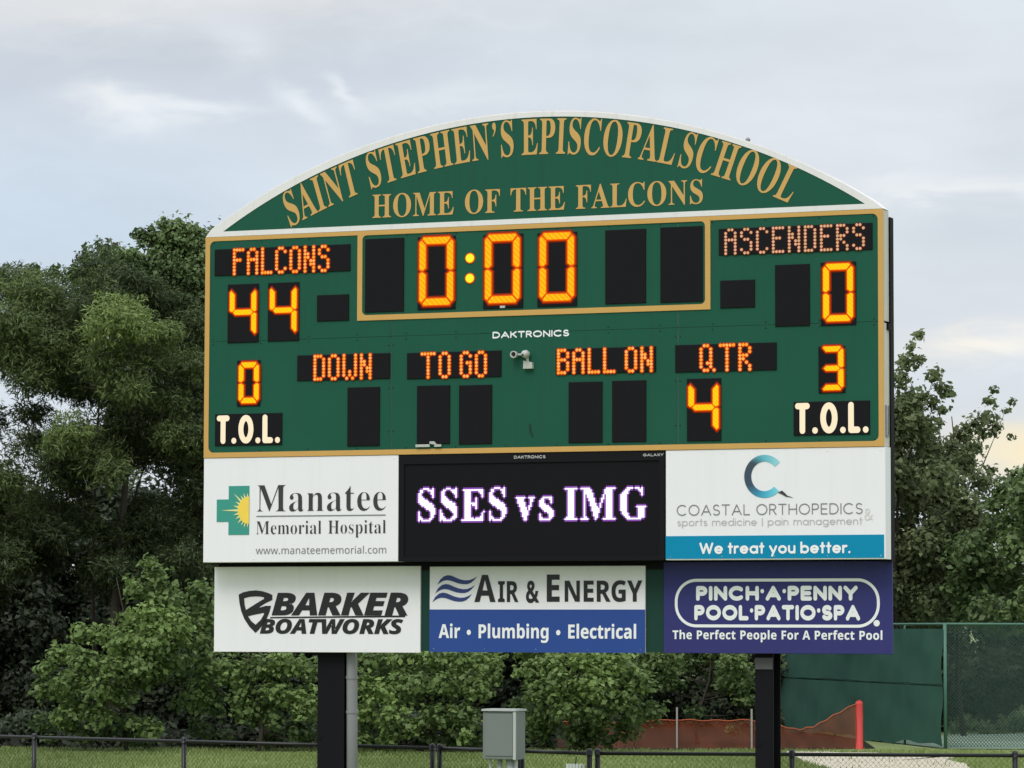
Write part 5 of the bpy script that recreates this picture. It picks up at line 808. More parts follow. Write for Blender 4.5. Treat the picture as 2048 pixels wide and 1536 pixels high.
def lcd_letter(loops):
    u0, u1 = min(p[0] for l in loops for p in l), max(p[0] for l in loops for p in l); v0, v1 = min(p[1] for l in loops for p in l), max(p[1] for l in loops for p in l)
    mb = MB(); i0 = math.floor((u0 - .03) / PIT); i1 = math.ceil((u1 + .03) / PIT); j0 = math.floor((v0 - .03) / PIT); j1 = math.ceil((v1 + .03) / PIT)
    gx, gy = np.meshgrid(np.arange(i0, i1) * PIT, np.arange(j0, j1) * PIT)
    def cov(X, Y):
        c = np.zeros(X.shape, bool)
        for l in loops:
            for i in range(len(l)):
                (xa, ya), (xb, yb) = l[i], l[(i + 1) % len(l)]
                if ya == yb: continue
                m = ((ya > Y) != (yb > Y)) & (X < (xb - xa) * (Y - ya) / (yb - ya) + xa); c ^= m
        return c
    S = sum(cov(gx + PIT * a, gy + PIT * b).astype(float) for a in (.17, .5, .83) for b in (.17, .5, .83)) / 9
    on = S > .47
    pad = np.pad(on, 1); near = (pad[:-2, 1:-1] | pad[2:, 1:-1] | pad[1:-1, :-2] | pad[1:-1, 2:]) & ~on
    for jj in range(on.shape[0]):
        for ii in range(on.shape[1]):
            if on[jj, ii] or (near[jj, ii]):
                x, y = gx[jj, ii], gy[jj, ii]; k = .0006
                mb.box(x + k, x + PIT - k, .009, .0115, y + k, y + PIT - k, mi=0 if on[jj, ii] else 1)
    mb.build('lit_letter', [LCD, LCD2], ms)
for t_, b_ in LAY['lcd']: lcd_word(t_, b_)
lettering('maker_lettering', 'wide', 'DAKTRONICS', LAY['maker2'], -.004, GREYL, ms)
lettering('maker_lettering', 'wide', 'GALAXY', LAY['galaxy'], -.004, GREYL, ms)

ob = LAY['ortho']
s2 = sign('sponsor_sign', 'white sponsor panel with blue letter C over a turquoise band', (ob[0], .0, bu1 + .010, bv0 - .003), -.002, .20, WHITE)
tb = LAY['orthoband']; MB().box(tb[0] + .004, bu1 - .006, -.006, -.002, .012, tb[3]).build('colour_band', TEAL, s2)
(rc, _, ri_, rt, rti) = LAY['ring']
def ring_mat():
    m = paint('ringed_blue_print', (.1, .4, .55), .45); nt = m.node_tree; p = nt.nodes['Principled BSDF']
    for l in list(p.inputs['Base Color'].links): nt.links.remove(l)
    at_ = node(nt, 'ShaderNodeAttribute', attribute_name='shade'); r = node(nt, 'ShaderNodeValToRGB'); e = r.color_ramp.elements
    e[0].color = (.30, .62, .68, 1); e[0].position = 0; e[1].color = (.20, .60, .72, 1); e[1].position = 1
    for pos, c in ((.22, (.10, .42, .52)), (.36, (.035, .055, .08)), (.60, (.030, .060, .10)), (.74, (.03, .24, .40)), (.86, (.06, .42, .58))): q = e.new(pos); q.color = (*c, 1)
    nt.links.new(at_.outputs['Fac'], r.inputs[0]); nt.links.new(r.outputs[0], p.inputs['Base Color']); return m
ru = rc[0]; rvv = rc[1]; Ro_x = ru - LAY['ring'][1][0]; Ri_x = ru - ri_[0]; Ro = rt[1] - rvv; Ri = rti[1] - rvv
mb = MB(); sh = []; K = 60; vs = []
for i in range(K + 1):
    a = rad(40 + 276 * i / K); t = i / K; inr = 1.0 if 4 < i < K - 4 else 1.0
    vs += [(ru + Ro_x * math.cos(a), -.006, rvv + Ro * math.sin(a)), (ru + Ri_x * math.cos(a), -.006, rvv + Ri * math.sin(a))]; sh += [t * 1.0, min(1, t + .05 if t < .5 else t - .03)]
mb.add(vs, [(2 * i, 2 * i + 2, 2 * i + 3, 2 * i + 1) for i in range(K)])
o = mb.build('ring_emblem', ring_mat(), s2); at_ = o.data.attributes.new('shade', 'FLOAT', 'POINT'); at_.data.foreach_set('value', sh)
MB().prism([tuple(q) for q in LAY['tail']], -.008, -.002).build('tail_emblem', INK2, s2)
lettering('name_lettering', 'light', 'COASTAL ORTHOPEDICS', LAY['coastal'], -.006, GREY, s2)
lettering('ampersand', 'sans', '&', LAY['amp'], -.006, FAINT, s2, cap=max(p[1] for l in glyph('sans', '&')[3] for p in l))
lettering('service_lettering', 'lower', 'sports medicine | pain management', LAY['sports'], -.006, GREYL, s2)
lettering('slogan_lettering', 'geo', 'We treat you better.', LAY['treat'], -.010, WINK, s2)

# ------------------------------------------------------------------ lower row, set back under the cabinets
B = .28
bk = LAY['backing']
t = bthing('backing_board', 'dark green board behind the three lower sponsor signs', 'board', 0, B, bk[1])
MB().box(-3.76, 3.78, B + .025, B + .06, bk[1] + .004, .14).build('board_sheet', GREEN2, t)
mb = MB()
for v in (bk[1] + .10, bk[1] + .62): mb.box(-3.6, 3.6, B + .062, B + .11, v, v + .07)
mb.box(-3.77, 3.785, B + .020, B + .0245, -.09, .13)  # no rail: added dark strip, shadow of the gap above the signs
mb.build('rail', STEEL, t)  # two rails plus the added shadow strip
x0, v0, x1, v1 = LAY['boat']; mb = MB().box(-3.70, 3.78, .205, B + .05, -.012, -.0 - .003)
s3 = sign('sponsor_sign', 'white boat builder sponsor sign with black shield, lowest row at left', LAY['boat'], B, B + .024, WHITE)
def ring_poly(name, loops, n, mat, parent):
    vs = [Vector(p) for l in loops for p in l]; es = []; b = 0
    for l in loops: es += [(b + i, b + (i + 1) % len(l)) for i in range(len(l))]; b += len(l)
    ov, oe, of, *_ = delaunay_2d_cdt(vs, es, [], 0, 1e-5); fs = []
    for f in of:
        x = sum(ov[i].x for i in f) / len(f); y = sum(ov[i].y for i in f) / len(f); c = False
        for l in loops:
            for i in range(len(l)):
                (xa, ya), (xb, yb) = l[i], l[(i + 1) % len(l)]
                if (ya > y) != (yb > y) and x < (xb - xa) * (y - ya) / (yb - ya) + xa: c = not c
        if c: fs.append(tuple(f))
    mb = MB(); mb.add([(p.x, n, p.y) for p in ov], fs); return mb.build(name, mat, parent)
ring_poly('shield_emblem', LAY['shield'], B - .004, INK, s3)
lettering('name_lettering', 'bolditalic', 'BARKER', LAY['barker'], B - .004, INK, s3, -6)
lettering('name_lettering', 'bolditalic', 'BOATWORKS', LAY['works'], B - .004, INK, s3)
ring_poly('rule_line', [LAY['brule']], B - .004, INK, s3)
ab = LAY['air']
s4 = sign('sponsor_sign', 'white over blue sponsor sign with three blue waves, in the middle of the lowest row', ab, B, B + .024, WHITE)
MB().box(ab[0], ab[2], B - .004, B, ab[1] + .0, LAY['airband'][3]).build('colour_band', BLUE, s4)
for w_ in LAY['waves']: ring_poly('wave_emblem', [w_], B - .004, NAVY, s4)
for t_, b_ in LAY['airtext']: lettering('name_lettering', 'boldampersand' if t_ == '&' else 'bold', t_, b_, B - .004, INK, s4, cap=None)
lettering('service_lettering', 'bold', 'Air • Plumbing • Electrical', LAY['services'], B - .008, WINK, s4)
pb = LAY['pool']
s5 = sign('sponsor_sign', 'dark indigo pool shop sponsor sign with white rounded outline, lowest row at right', (pb[0], pb[1], 3.81, -.012), B, B + .024, PURPLE)
q = LAY['pill']; r_ = (q[3] - q[1]) / 2 * .93; w_ = .030
po = rounded(*q, r_, 14); pi_ = rounded(q[0] + w_, q[1] + w_, q[2] - w_, q[3] - w_, r_ - w_, 14); k = len(po)
mb = MB(); mb.add([(x, B - .004, y) for x, y in po] + [(x, B - .004, y) for x, y in pi_], [(i, (i + 1) % k, k + (i + 1) % k, k + i) for i in range(k)]); mb.build('outline_band', WINK, s5)
lettering('name_lettering', 'round', 'PINCH·A·PENNY', LAY['pinch'], B - .004, WINK, s5)
lettering('name_lettering', 'round', 'POOL·PATIO·SPA', LAY['pool2'], B - .004, WINK, s5)
lettering('slogan_lettering', 'bold', 'The Perfect People For A Perfect Pool', LAY['tag'], B - .004, WINK, s5, 14)
u, v = LAY['reg'][0]; MB().lathe((u, B, v), [(.033, -.001), (.031, -.004)], seg=16).build('mark_dot', WINK, s5)
for s_ in (s1, s2, s3, s4, s5): s_['group'] = 'sponsor signs under the scoreboard'

# ------------------------------------------------------------------ posts, conduit, electrical box
def post(u0, u1, label, plate=None):
    t = bthing('steel_post', label, 'post', (u0 + u1) / 2, .40, -BZ, 'posts carrying the scoreboard'); top = bv1 - .2; n0, n1 = .40, .66
    mb = MB(); mb.box(u0, u1, n0, n0 + .018, -BZ - .05, top); mb.box(u0, u1, n1 - .018, n1, -BZ - .05, top); c = (u0 + u1) / 2
    mb.box(c - .008, c + .008, n0 + .018, n1 - .018, -BZ - .05, top); mb.build('beam', STEEL, t)
    if plate: MB().box(u0 + .004, u1 - .004, n0 - .012, n0 - .001, plate[1], plate[0]).build('splice_plate', GALV2, t)
    mb = MB()
    for z in (-1.9, -2.6): mb.box(u0 + .02, u0 + .05, n0 - .01, n0 - .001, z, z + .03)
    mb.build('bolt', STEEL, t)
GALV2 = paint('grey_primer', (.075, .07, .078), .55, .2, 12.0, .4)
a, b = LAY['postL']; post(a, b, 'black steel post at the left, beside the grey conduit')
a, b = LAY['postR']; post(a, b, 'black steel post at the right, with a grey plate under the sign', LAY['platev'])
ca0, ca1, ce0, ce1 = LAY['conduit']; rr = (ce1 - ce0) / 2 * 1.0
t = bthing('conduit_pipe', 'grey conduit pipe running up beside the left black post', 'pipe', ca1, .43, -BZ)
MB().tube([(ca1 + .01, .46, -BZ - .05), (ca1, .46, -1.7), (ca0, .46, -.9), (ca0, .46, .3)], rr, 16).build('pipe', GALV, t, True)
mb = MB()
for v in (-1.25, -1.62): mb.tube([(ca0 + (ca1 - ca0) * (-.9 - v) / .8, .46, v), (ca0 + (ca1 - ca0) * (-.9 - v) / .8, .46, v + .03)], rr * 1.12, 16)
mb.build('pipe_clamp', GALV, t)
e0, ev0, e1, ev1 = LAY['ebox']; n = .55
t = bthing('electrical_box', 'grey green metal electrical cabinet on legs in front of the black fence', 'cabinet', (e0 + e1) / 2, n, -BZ)
MB().box(e0, e1, n, n + .28, ev0, ev1 - .03, bev=.008).build('cabinet', EBOX, t)
MB().box(e0 + .03, e1 - .03, n - .010, n - .001, ev0 + .035, ev1 - .055, bev=.004).build('door', EBOX, t)
mb = MB(); mb.box(e0 - .006, e1 + .012, n - .022, n + .29, ev1 - .022, ev1); mb.build('rain_hood', EBOXL, t)
MB().box(e1 - .024, e1 + .006, n - .016, n + .0, ev0 + .0, ev1 - .030).build('hinge_strip', EBOXL, t)
for x in (e0 + .05, e1 - .03): MB().tube([(x, n + .1, -BZ - .05), (x, n + .1, ev0 + .004)], .018).build('leg', EBOXL, t)
for x, r in ((e0 + .15, .028), (e0 + .27, .045)): MB().tube([(x, n + .12, -BZ - .05), (x, n + .12, ev0 + .004)], r, 12).build('conduit', EBOXL, t, True)

# ------------------------------------------------------------------ black chain link fence
VINYL = paint('black_vinyl', (.009, .009, .010), .35, .1, 8.0, .32)
RZ = 1.13
F = {k: Vector((v[0], v[1], 0)) for k, v in LAY['fence'].items()}
def chain(mb, p, q, z0, z1, pitch, r):                    # woven wire: two sets of slanting wires, the one just in front of the other
    d = (q - p); Ln = d.length; d = d / Ln; nrm = Vector((-d.y, d.x, 0)); hgt = z1 - z0; k = int((Ln + hgt) / pitch) + 1
    for s_ in (0, 1):
        for i in range(k):
            a0 = i * pitch - hgt; lo, hi = max(0, a0), min(Ln, a0 + hgt)
            if hi - lo < .02: continue
            pts = []
            for x in (lo, hi):
                zz = z0 + (x - a0) if s_ == 0 else z1 - (x - a0)
                pts.append(p + d * x + Vector((0, 0, zz)) + nrm * (r * (1.1 if s_ else -1.1)))
            mb.tube(pts, r, 3, False)
def fence_run(label, p, q, posts, cat='fence', gate=False):
    t = thing('gate_leaf' if gate else 'chain_link_fence', label, cat, (p.x, p.y, 0)); off = Vector((p.x, p.y, 0))
    ORG[t.name] = off
    MB().tube([p + Vector((0, 0, RZ)), q + Vector((0, 0, RZ))], .021, 10, True).build('top_rail', VINYL, t, True)
    if gate: MB().tube([p + Vector((0, 0, .06)), q + Vector((0, 0, .06))], .02, 8).build('bottom_rail', VINYL, t)
    for x in posts:
        c = p + (q - p) * x
        mb = MB(); mb.tube([c + Vector((0, 0, -.05)), c + Vector((0, 0, RZ - .004))], .030, 10); mb.lathe((c.x, c.y, RZ), [(.034, -.02), (.036, .02), (.026, .045), (.006, .052)], 'Z', 10)
        mb.build('post', VINYL, t, True)
    mb = MB(); chain(mb, p, q, .05, RZ - .02, .058, .0014); mb.build('wire_mesh', VINYL, t); return t
def onrun(a, b, px):                                       # share of the way from a to b at which the run shows at px
    s = (px - 1024) / 7000.0; return (s * a.y - a.x) / ((b.x - a.x) - s * (b.y - a.y))
a2 = F['a'] + (F['a'] - F['c']) * .35; f2 = F['f'] + (F['f'] - F['e']) * .5
fence_run('black chain link fence run left of the gates, in front of the lawn', a2, F['c'], [onrun(a2, F['c'], x) for x in (-220, 75, 373, 655)] + [1.0])
g0 = F['c'] + (F['d'] - F['c']) * onrun(F['c'], F['d'], 882); g1 = F['c'] + (F['d'] - F['c']) * onrun(F['c'], F['d'], 1040); g2 = F['c'] + (F['d'] - F['c']) * onrun(F['c'], F['d'], 1046); g3 = F['c'] + (F['d'] - F['c']) * onrun(F['c'], F['d'], 1180)
fence_run('black chain link gate leaf half hidden by the electrical cabinet', g0, g1, [0, 1], 'gate', True)
fence_run('black chain link gate leaf carrying the small white plate', g2, g3, [0, 1], 'gate', True)
e_ = F['d'] + (F['e'] - F['d']) * onrun(F['d'], F['e'], 1196)
fence_run('black chain link fence run right of the gates, in front of the pale gravel', e_, f2, [0.0] + [onrun(e_, f2, x) for x in (1583, 2027)])
c = g2 + (g3 - g2) * onrun(g2, g3, 1152); t = thing('white_plate', 'small white ribbed plate hanging on the right gate leaf', 'plate', (c.x, c.y - .03, .82)); ORG[t.name] = Vector((c.x, c.y - .03, .82))
mb = MB()
for i in range(6): mb.box(c.x - .10 + i * .034, c.x - .10 + i * .034 + .029, c.y - .05 - .004 * (i % 2), c.y - .03, .80, 1.015)
mb.build('plate_sheet', WINK, t); MB().tube([(c.x + .0, c.y - .03, 1.0), (c.x + .01, c.y - .02, 1.09)], .006, 6).build('hanger', VINYL, t)

# ------------------------------------------------------------------ tennis court fence with green windscreen
def cloth_mat(name, c1, c2, through, alpha=0.0, sc=2.0):
    m = bpy.data.materials.new(name); m.use_nodes = True; nt = m.node_tree; nt.nodes.clear(); L = nt.links
    tc = node(nt, 'ShaderNodeTexCoord'); n_ = node(nt, 'ShaderNodeTexNoise'); n_.inputs['Scale'].default_value = sc; n_.inputs['Detail'].default_value = 6; L.new(tc.outputs['Object'], n_.inputs['Vector'])
    col = mixc(nt, n_.outputs['Fac'], c1, c2); df = node(nt, 'ShaderNodeBsdfDiffuse'); tr = node(nt, 'ShaderNodeBsdfTranslucent'); L.new(col, df.inputs[0]); L.new(col, tr.inputs[0])
    mx = node(nt, 'ShaderNodeMixShader'); mx.inputs[0].default_value = through; L.new(df.outputs[0], mx.inputs[1]); L.new(tr.outputs[0], mx.inputs[2]); last = mx
    if alpha:
        tp = node(nt, 'ShaderNodeBsdfTransparent'); m2 = node(nt, 'ShaderNodeMixShader'); m2.inputs[0].default_value = alpha; L.new(mx.outputs[0], m2.inputs[1]); L.new(tp.outputs[0], m2.inputs[2]); last = m2
    o_ = node(nt, 'ShaderNodeOutputMaterial'); L.new(last.outputs[0], o_.inputs[0]); return m
WIND = cloth_mat('green_windscreen', (.036, .085, .064), (.052, .118, .092), .12)
GPIPE = paint('green_pipe', (.055, .14, .10), .45, .15, 6.0, .4)
GWIRE = paint('green_wire', (.036, .080, .060), .5, .1, 6.0, .3)
FH = 2.60; cn = Vector((9.02, 73.0, 0)); fe = Vector((6.5, 86.6, 0)); re = Vector((15.5, 74.9, 0))
t = thing('tennis_fence', 'tall green tennis court fence with a windscreen cloth up to its corner post', 'fence', cn); ORG[t.name] = cn.copy()
def cloth(p, q, z0, z1, nx, nz, amp, hem=0.0):
    mb = MB(); d = (q - p).normalized(); nr = Vector((-d.y, d.x, 0)); vs = []
    for j in range(nz + 1):
        for i in range(nx + 1):
            x = i / nx; z = z0 + (z1 - z0) * j / nz
            w = amp * (math.sin(x * 21 + 1.3 * math.sin(5 * j / nz)) * .5 + math.sin(x * 57 + j) * .25) * (1 - .5 * abs(2 * j / nz - 1))
            if j == 0: z += hem * math.sin(x * 13) + hem * .6 * math.sin(x * 41)
            vs.append(p + (q - p) * x + nr * w + Vector((0, 0, z)))
    mb.add(vs, [(j * (nx + 1) + i, j * (nx + 1) + i + 1, (j + 1) * (nx + 1) + i + 1, (j + 1) * (nx + 1) + i) for j in range(nz) for i in range(nx)]); return mb
nr = Vector((-.06, -.03, 0))
cloth(cn + nr, fe + nr, 1.34, 2.50, 60, 6, .05, .01).build('windscreen', WIND, t, True); cloth(cn + nr * 1.2, fe + nr * 1.2, .06, 1.30, 60, 6, .05, .05).build('windscreen', WIND, t, True)
mb = MB(); mb.tube([cn + Vector((0, 0, FH)), fe + Vector((0, 0, FH))], .025); mb.tube([cn + Vector((0, 0, 1.32)), fe + Vector((0, 0, 1.32))], .02); mb.build('rail', GPIPE, t)
for k in (0, .22, .42, .62, .82, 1):
    c = cn + (fe - cn) * k - nr * .8 * (k > 0); MB().tube([c + Vector((0, 0, -.05)), c + Vector((0, 0, FH + .02))], .038 if k in (0, 1) else .028, 10).build('post', GPIPE, t, True)
mb = MB(); mb.tube([cn + Vector((0, 0, FH)), re + Vector((0, 0, FH))], .025); mb.build('rail', GPIPE, t)
for k in (.5, 1.0):
    c = cn + (re - cn) * k; MB().tube([c + Vector((0, 0, -.05)), c + Vector((0, 0, FH))], .03, 10).build('post', GPIPE, t, True)
mb = MB(); chain(mb, cn, re, .05, FH - .02, .075, .0075); mb.build('wire_mesh', GWIRE, t)

# ------------------------------------------------------------------ orange silt fence, stakes, red post
SILT = cloth_mat('orange_barrier_cloth', (.16, .048, .026), (.44, .125, .062), .4, .52, 2.2)
SILTE = cloth_mat('orange_hem', (.42, .12, .06), (.5, .15, .08), .3, 0.0)
STAKE = paint('weathered_stake', (.33, .30, .26), .8, .2, 12.0, .2)
REDP = paint('red_padding', (.50, .05, .042), .6, .08, 4.0, .3)
t = thing('barrier_fence', 'sagging orange barrier cloth stretched between thin stakes and the red post', 'fence', (3.4, 73, 0)); ORG[t.name] = Vector((3.4, 73, 0))
line = [(-2.2, 73.6, .58), (.15, 73.3, .56), (1.8, 73.1, .52), (2.4, 73.05, .55), (3.44, 73, .60), (4.2, 73, .585), (4.99, 73, .60), (5.5, 73, .50), (5.95, 73, .40), (6.3, 73, .47), (6.7, 73, .70), (7.17, 72.98, .95)]
nx = 120; top = []
for i in range(nx + 1):
    s_ = i / nx * (len(line) - 1); j = min(int(s_), len(line) - 2); f_ = s_ - j; a, b = line[j], line[j + 1]
    top.append(Vector((a[0] + (b[0] - a[0]) * f_, a[1] + (b[1] - a[1]) * f_, a[2] + (b[2] - a[2]) * f_ + .012 * math.sin(s_ * 9))))
mb = MB(); vs = []
for j in range(7):
    for i, p in enumerate(top):
        h = j / 6; vs.append((p.x, p.y + .05 * math.sin(i * .5 + 2 * h) * math.sin(h * 3.1) + .02 * math.sin(i * 1.7 + j), .01 + (p.z - .01) * h))
mb.add(vs, [(j * (nx + 1) + i, j * (nx + 1) + i + 1, (j + 1) * (nx + 1) + i + 1, (j + 1) * (nx + 1) + i) for j in range(6) for i in range(nx)]); mb.build('cloth', SILT, t, True)
MB().tube([p + Vector((0, -.01, 0)) for p in top], .014, 6).build('hem', SILTE, t, True)
for x, z in ((.15, .9), (3.44, .86), (4.99, .83)):
    y = 72.93 if x > 1 else 73.2
    MB().box(x - .018, x + .018, y - .018, y + .018, -.05, z).build('stake', STAKE, t)
t = thing('red_post', 'bright red padded post at the right end of the orange barrier cloth', 'post', (7.23, 73, 0)); ORG[t.name] = Vector((7.23, 73, 0))
mb = MB(); mb.lathe((7.23, 73, 0), [(.078, -.05), (.078, .93), (.072, .98), (.045, .99)], 'Z', 16); mb.build('padding', REDP, t, True)
MB().lathe((7.23, 73, .985), [(.045, 0), (.045, .03)], 'Z', 12).build('cap', REDP, t)

# ------------------------------------------------------------------ trees and shrubs
def leaf_mat(name, dark, light, through=.3, rough=.55):
    m = bpy.data.materials.new(name); m.use_nodes = True; nt = m.node_tree; L = nt.links; p = nt.nodes['Principled BSDF']
    a = node(nt, 'ShaderNodeAttribute', attribute_name='tint'); g_ = node(nt, 'ShaderNodeNewGeometry')
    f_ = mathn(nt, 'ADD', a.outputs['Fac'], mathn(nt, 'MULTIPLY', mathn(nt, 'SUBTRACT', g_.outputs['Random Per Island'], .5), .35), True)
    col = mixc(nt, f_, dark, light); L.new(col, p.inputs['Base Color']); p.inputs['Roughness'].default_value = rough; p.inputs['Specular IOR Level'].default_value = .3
    tr = node(nt, 'ShaderNodeBsdfTranslucent'); L.new(col, tr.inputs[0]); mx = node(nt, 'ShaderNodeMixShader'); mx.inputs[0].default_value = through
    L.new(p.outputs[0], mx.inputs[1]); L.new(tr.outputs[0], mx.inputs[2]); o_ = nt.nodes['Material Output']; L.new(mx.outputs[0], o_.inputs[0]); return m
PINE = leaf_mat('pine_needles', (.036, .054, .021), (.240, .315, .096))
VINE = leaf_mat('vine_leaves', (.034, .056, .022), (.185, .265, .088))
OAK = leaf_mat('dusky_leaves', (.030, .042, .025), (.150, .185, .090))
AIRY = leaf_mat('grey_green_leaves', (.066, .084, .040), (.310, .375, .165), .45)
BUSH = leaf_mat('bright_shrub_leaves', (.052, .086, .032), (.250, .355, .105), .42)
DULL = leaf_mat('deep_shade_leaves', (.030, .041, .025), (.088, .118, .060))  # woodland shade partly put into this darker leaf colour
TWIG = leaf_mat('reddish_twigs', (.05, .04, .035), (.14, .12, .10))
BARK = paint('bark', (.055, .045, .036), .9, .3, 8.0, .15, bump=.6)
def foliage(clumps, n_per, size, long=1.0, width=.55, squash=.78, shell=.5, up=.5, droop=0.0, radial=0.0):
    """clumps: (x, y, z, r, tint) -> vertices (4 per leaf) and a tint per leaf"""
    V = []; T = []
    for cx, cy, cz, r, ti in clumps:
        n_ = int(n_per * (r / .7) ** 2); d = rng.normal(size=(n_, 3)); d /= np.linalg.norm(d, axis=1)[:, None]
        lump = 1 + .28 * np.sin(d @ rng.normal(size=3) * 4.2 + rng.uniform(0, 6)) + .16 * np.sin(d @ rng.normal(size=3) * 9 + rng.uniform(0, 6))
        rr = r * lump * rng.uniform(0, 1, n_) ** shell
        pos = np.array([cx, cy, cz]) + d * rr[:, None] * np.array([1, 1, squash])
        nrm = d * .6 + np.array([0, 0, up]) + rng.normal(size=(n_, 3)) * .55; nrm /= np.linalg.norm(nrm, axis=1)[:, None]
        tg = rng.normal(size=(n_, 3)) * (1 - radial) + d * radial * 2.2 + np.array([0, 0, -droop]); tg -= nrm * (tg * nrm).sum(1)[:, None]; tg /= np.linalg.norm(tg, axis=1)[:, None]
        bt = np.cross(nrm, tg); s_ = size * rng.uniform(.45, 1.45, n_)[:, None]
        fold = nrm * s_ * .12
        q = np.stack([pos - tg * s_ * .5 * long, pos + bt * s_ * width * .5 + fold, pos + tg * s_ * .5 * long, pos - bt * s_ * width * .5 + fold], 1)
        V.append(q.reshape(-1, 3)); T.append(np.clip(ti + rng.normal(size=n_) * .07, 0, 1))
    return np.concatenate(V), np.concatenate(T)
def leaf_mesh(name, V, T, mat, parent, org):
    V = V - np.array(org); nf = len(T); me = bpy.data.meshes.new(name)
    me.vertices.add(len(V)); me.vertices.foreach_set('co', V.astype(np.float32).ravel()); me.loops.add(4 * nf); me.loops.foreach_set('vertex_index', np.arange(4 * nf, dtype=np.int32))
    me.polygons.add(nf); me.polygons.foreach_set('loop_start', np.arange(0, 4 * nf, 4, dtype=np.int32)); me.materials.append(mat)
    a = me.attributes.new('tint', 'FLOAT', 'FACE'); a.data.foreach_set('value', T.astype(np.float32)); me.update(); me.validate()
    o = bpy.data.objects.new(name, me); C.objects.link(o); o.parent = parent; return o
def plant(name, label, cat, base, clumps, mat, group, n_per=900, size=.12, trunk=.13, limbs=8, **kw):
    t = thing(name, label, cat, base, 0, group); V, T = foliage(clumps, n_per, size, **kw); leaf_mesh('crown' if 'tree' in name else 'foliage', V, T, mat, t, base)
    ORG[t.name] = Vector(base); mb = MB(); ztop = max(c[2] for c in clumps); cxm = sum(c[0] for c in clumps) / len(clumps); cym = sum(c[1] for c in clumps) / len(clumps)
    b = Vector(base); ax_ = [b + Vector((0, 0, -.1))]
    for k in range(1, 7): h = k / 6; ax_.append(Vector((b.x + (cxm - b.x) * h + .12 * math.sin(5 * h + b.x), b.y + (cym - b.y) * h, b.z + (ztop - b.z) * .92 * h)))
    mb.tube(ax_, [trunk * (1 - .14 * k) for k in range(7)], 10)
    for c in random.sample(clumps, min(limbs, len(clumps))):
        hz = max(.15, min(.85, (c[2] - b.z) / (ztop - b.z) * .75)); k = hz * 6; j = int(k); s_ = ax_[j].lerp(ax_[min(j + 1, 6)], k - j); e = Vector(c[:3]); m_ = s_.lerp(e, .5) + Vector((0, 0, -.12))
        mb.tube([s_, m_, e], [trunk * .36, trunk * .22, trunk * .07], 6)
    mb.build('trunk' if 'tree' in name else 'stems', BARK, t, True); return t
def cl(px, py, r, d, tint, jit=.0):                       # a clump from its place and radius in the photograph
    p = at(px, py, d + (random.uniform(-jit, jit) if jit else 0)); return (p.x, p.y, p.z, r * d / 7000.0, tint)
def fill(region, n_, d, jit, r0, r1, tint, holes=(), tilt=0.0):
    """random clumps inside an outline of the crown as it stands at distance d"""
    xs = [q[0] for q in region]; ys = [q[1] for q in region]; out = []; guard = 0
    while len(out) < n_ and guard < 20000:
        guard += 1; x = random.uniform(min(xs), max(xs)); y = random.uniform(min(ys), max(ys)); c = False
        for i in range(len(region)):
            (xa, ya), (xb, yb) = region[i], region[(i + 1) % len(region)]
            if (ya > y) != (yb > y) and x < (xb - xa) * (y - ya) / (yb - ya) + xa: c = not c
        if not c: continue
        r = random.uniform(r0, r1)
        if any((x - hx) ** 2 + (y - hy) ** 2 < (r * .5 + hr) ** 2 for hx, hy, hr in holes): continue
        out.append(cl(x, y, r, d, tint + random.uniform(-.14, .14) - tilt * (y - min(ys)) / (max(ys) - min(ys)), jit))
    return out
HOLES = [(315, 950, 22), (330, 985, 10), (120, 815, 22), (176, 838, 14), (8, 770, 22), (30, 800, 14), (12, 895, 16), (95, 985, 14), (300, 835, 8)]
def base_of(px, d): p = at(px, 1300, d); return (p.x, p.y, 0.0)
PK = dict(n_per=2900, size=.115, width=.24, long=1.1, squash=.72, shell=.42, radial=.55, up=.35)
# pines at the left
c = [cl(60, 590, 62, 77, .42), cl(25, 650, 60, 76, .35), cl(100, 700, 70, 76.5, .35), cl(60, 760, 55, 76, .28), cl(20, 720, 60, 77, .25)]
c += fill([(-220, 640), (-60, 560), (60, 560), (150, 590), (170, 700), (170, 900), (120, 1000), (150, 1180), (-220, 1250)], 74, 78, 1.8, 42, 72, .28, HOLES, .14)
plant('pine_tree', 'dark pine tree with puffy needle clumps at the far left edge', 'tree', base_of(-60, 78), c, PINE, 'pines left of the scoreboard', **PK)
c = [cl(235, 640, 62, 75, .92), cl(205, 665, 48, 74.8, .75), cl(265, 655, 48, 74.8, .80), cl(330, 672, 46, 75.5, .55), cl(215, 720, 60, 75.5, .42), cl(250, 775, 62, 75.5, .40), cl(290, 720, 55, 75.8, .40), cl(270, 785, 34, 75, .50),  # brightness of the lit puffs is put into their tint
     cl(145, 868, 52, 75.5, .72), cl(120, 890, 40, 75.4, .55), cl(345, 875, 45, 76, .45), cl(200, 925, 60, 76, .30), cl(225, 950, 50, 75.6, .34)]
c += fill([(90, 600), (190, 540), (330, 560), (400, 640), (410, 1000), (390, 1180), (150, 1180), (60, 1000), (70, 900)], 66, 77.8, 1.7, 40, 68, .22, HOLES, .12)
plant('pine_tree', 'pine tree with bright yellow green needle puffs beside the gold frame', 'tree', base_of(235, 77), c, PINE, 'pines left of the scoreboard', **PK)
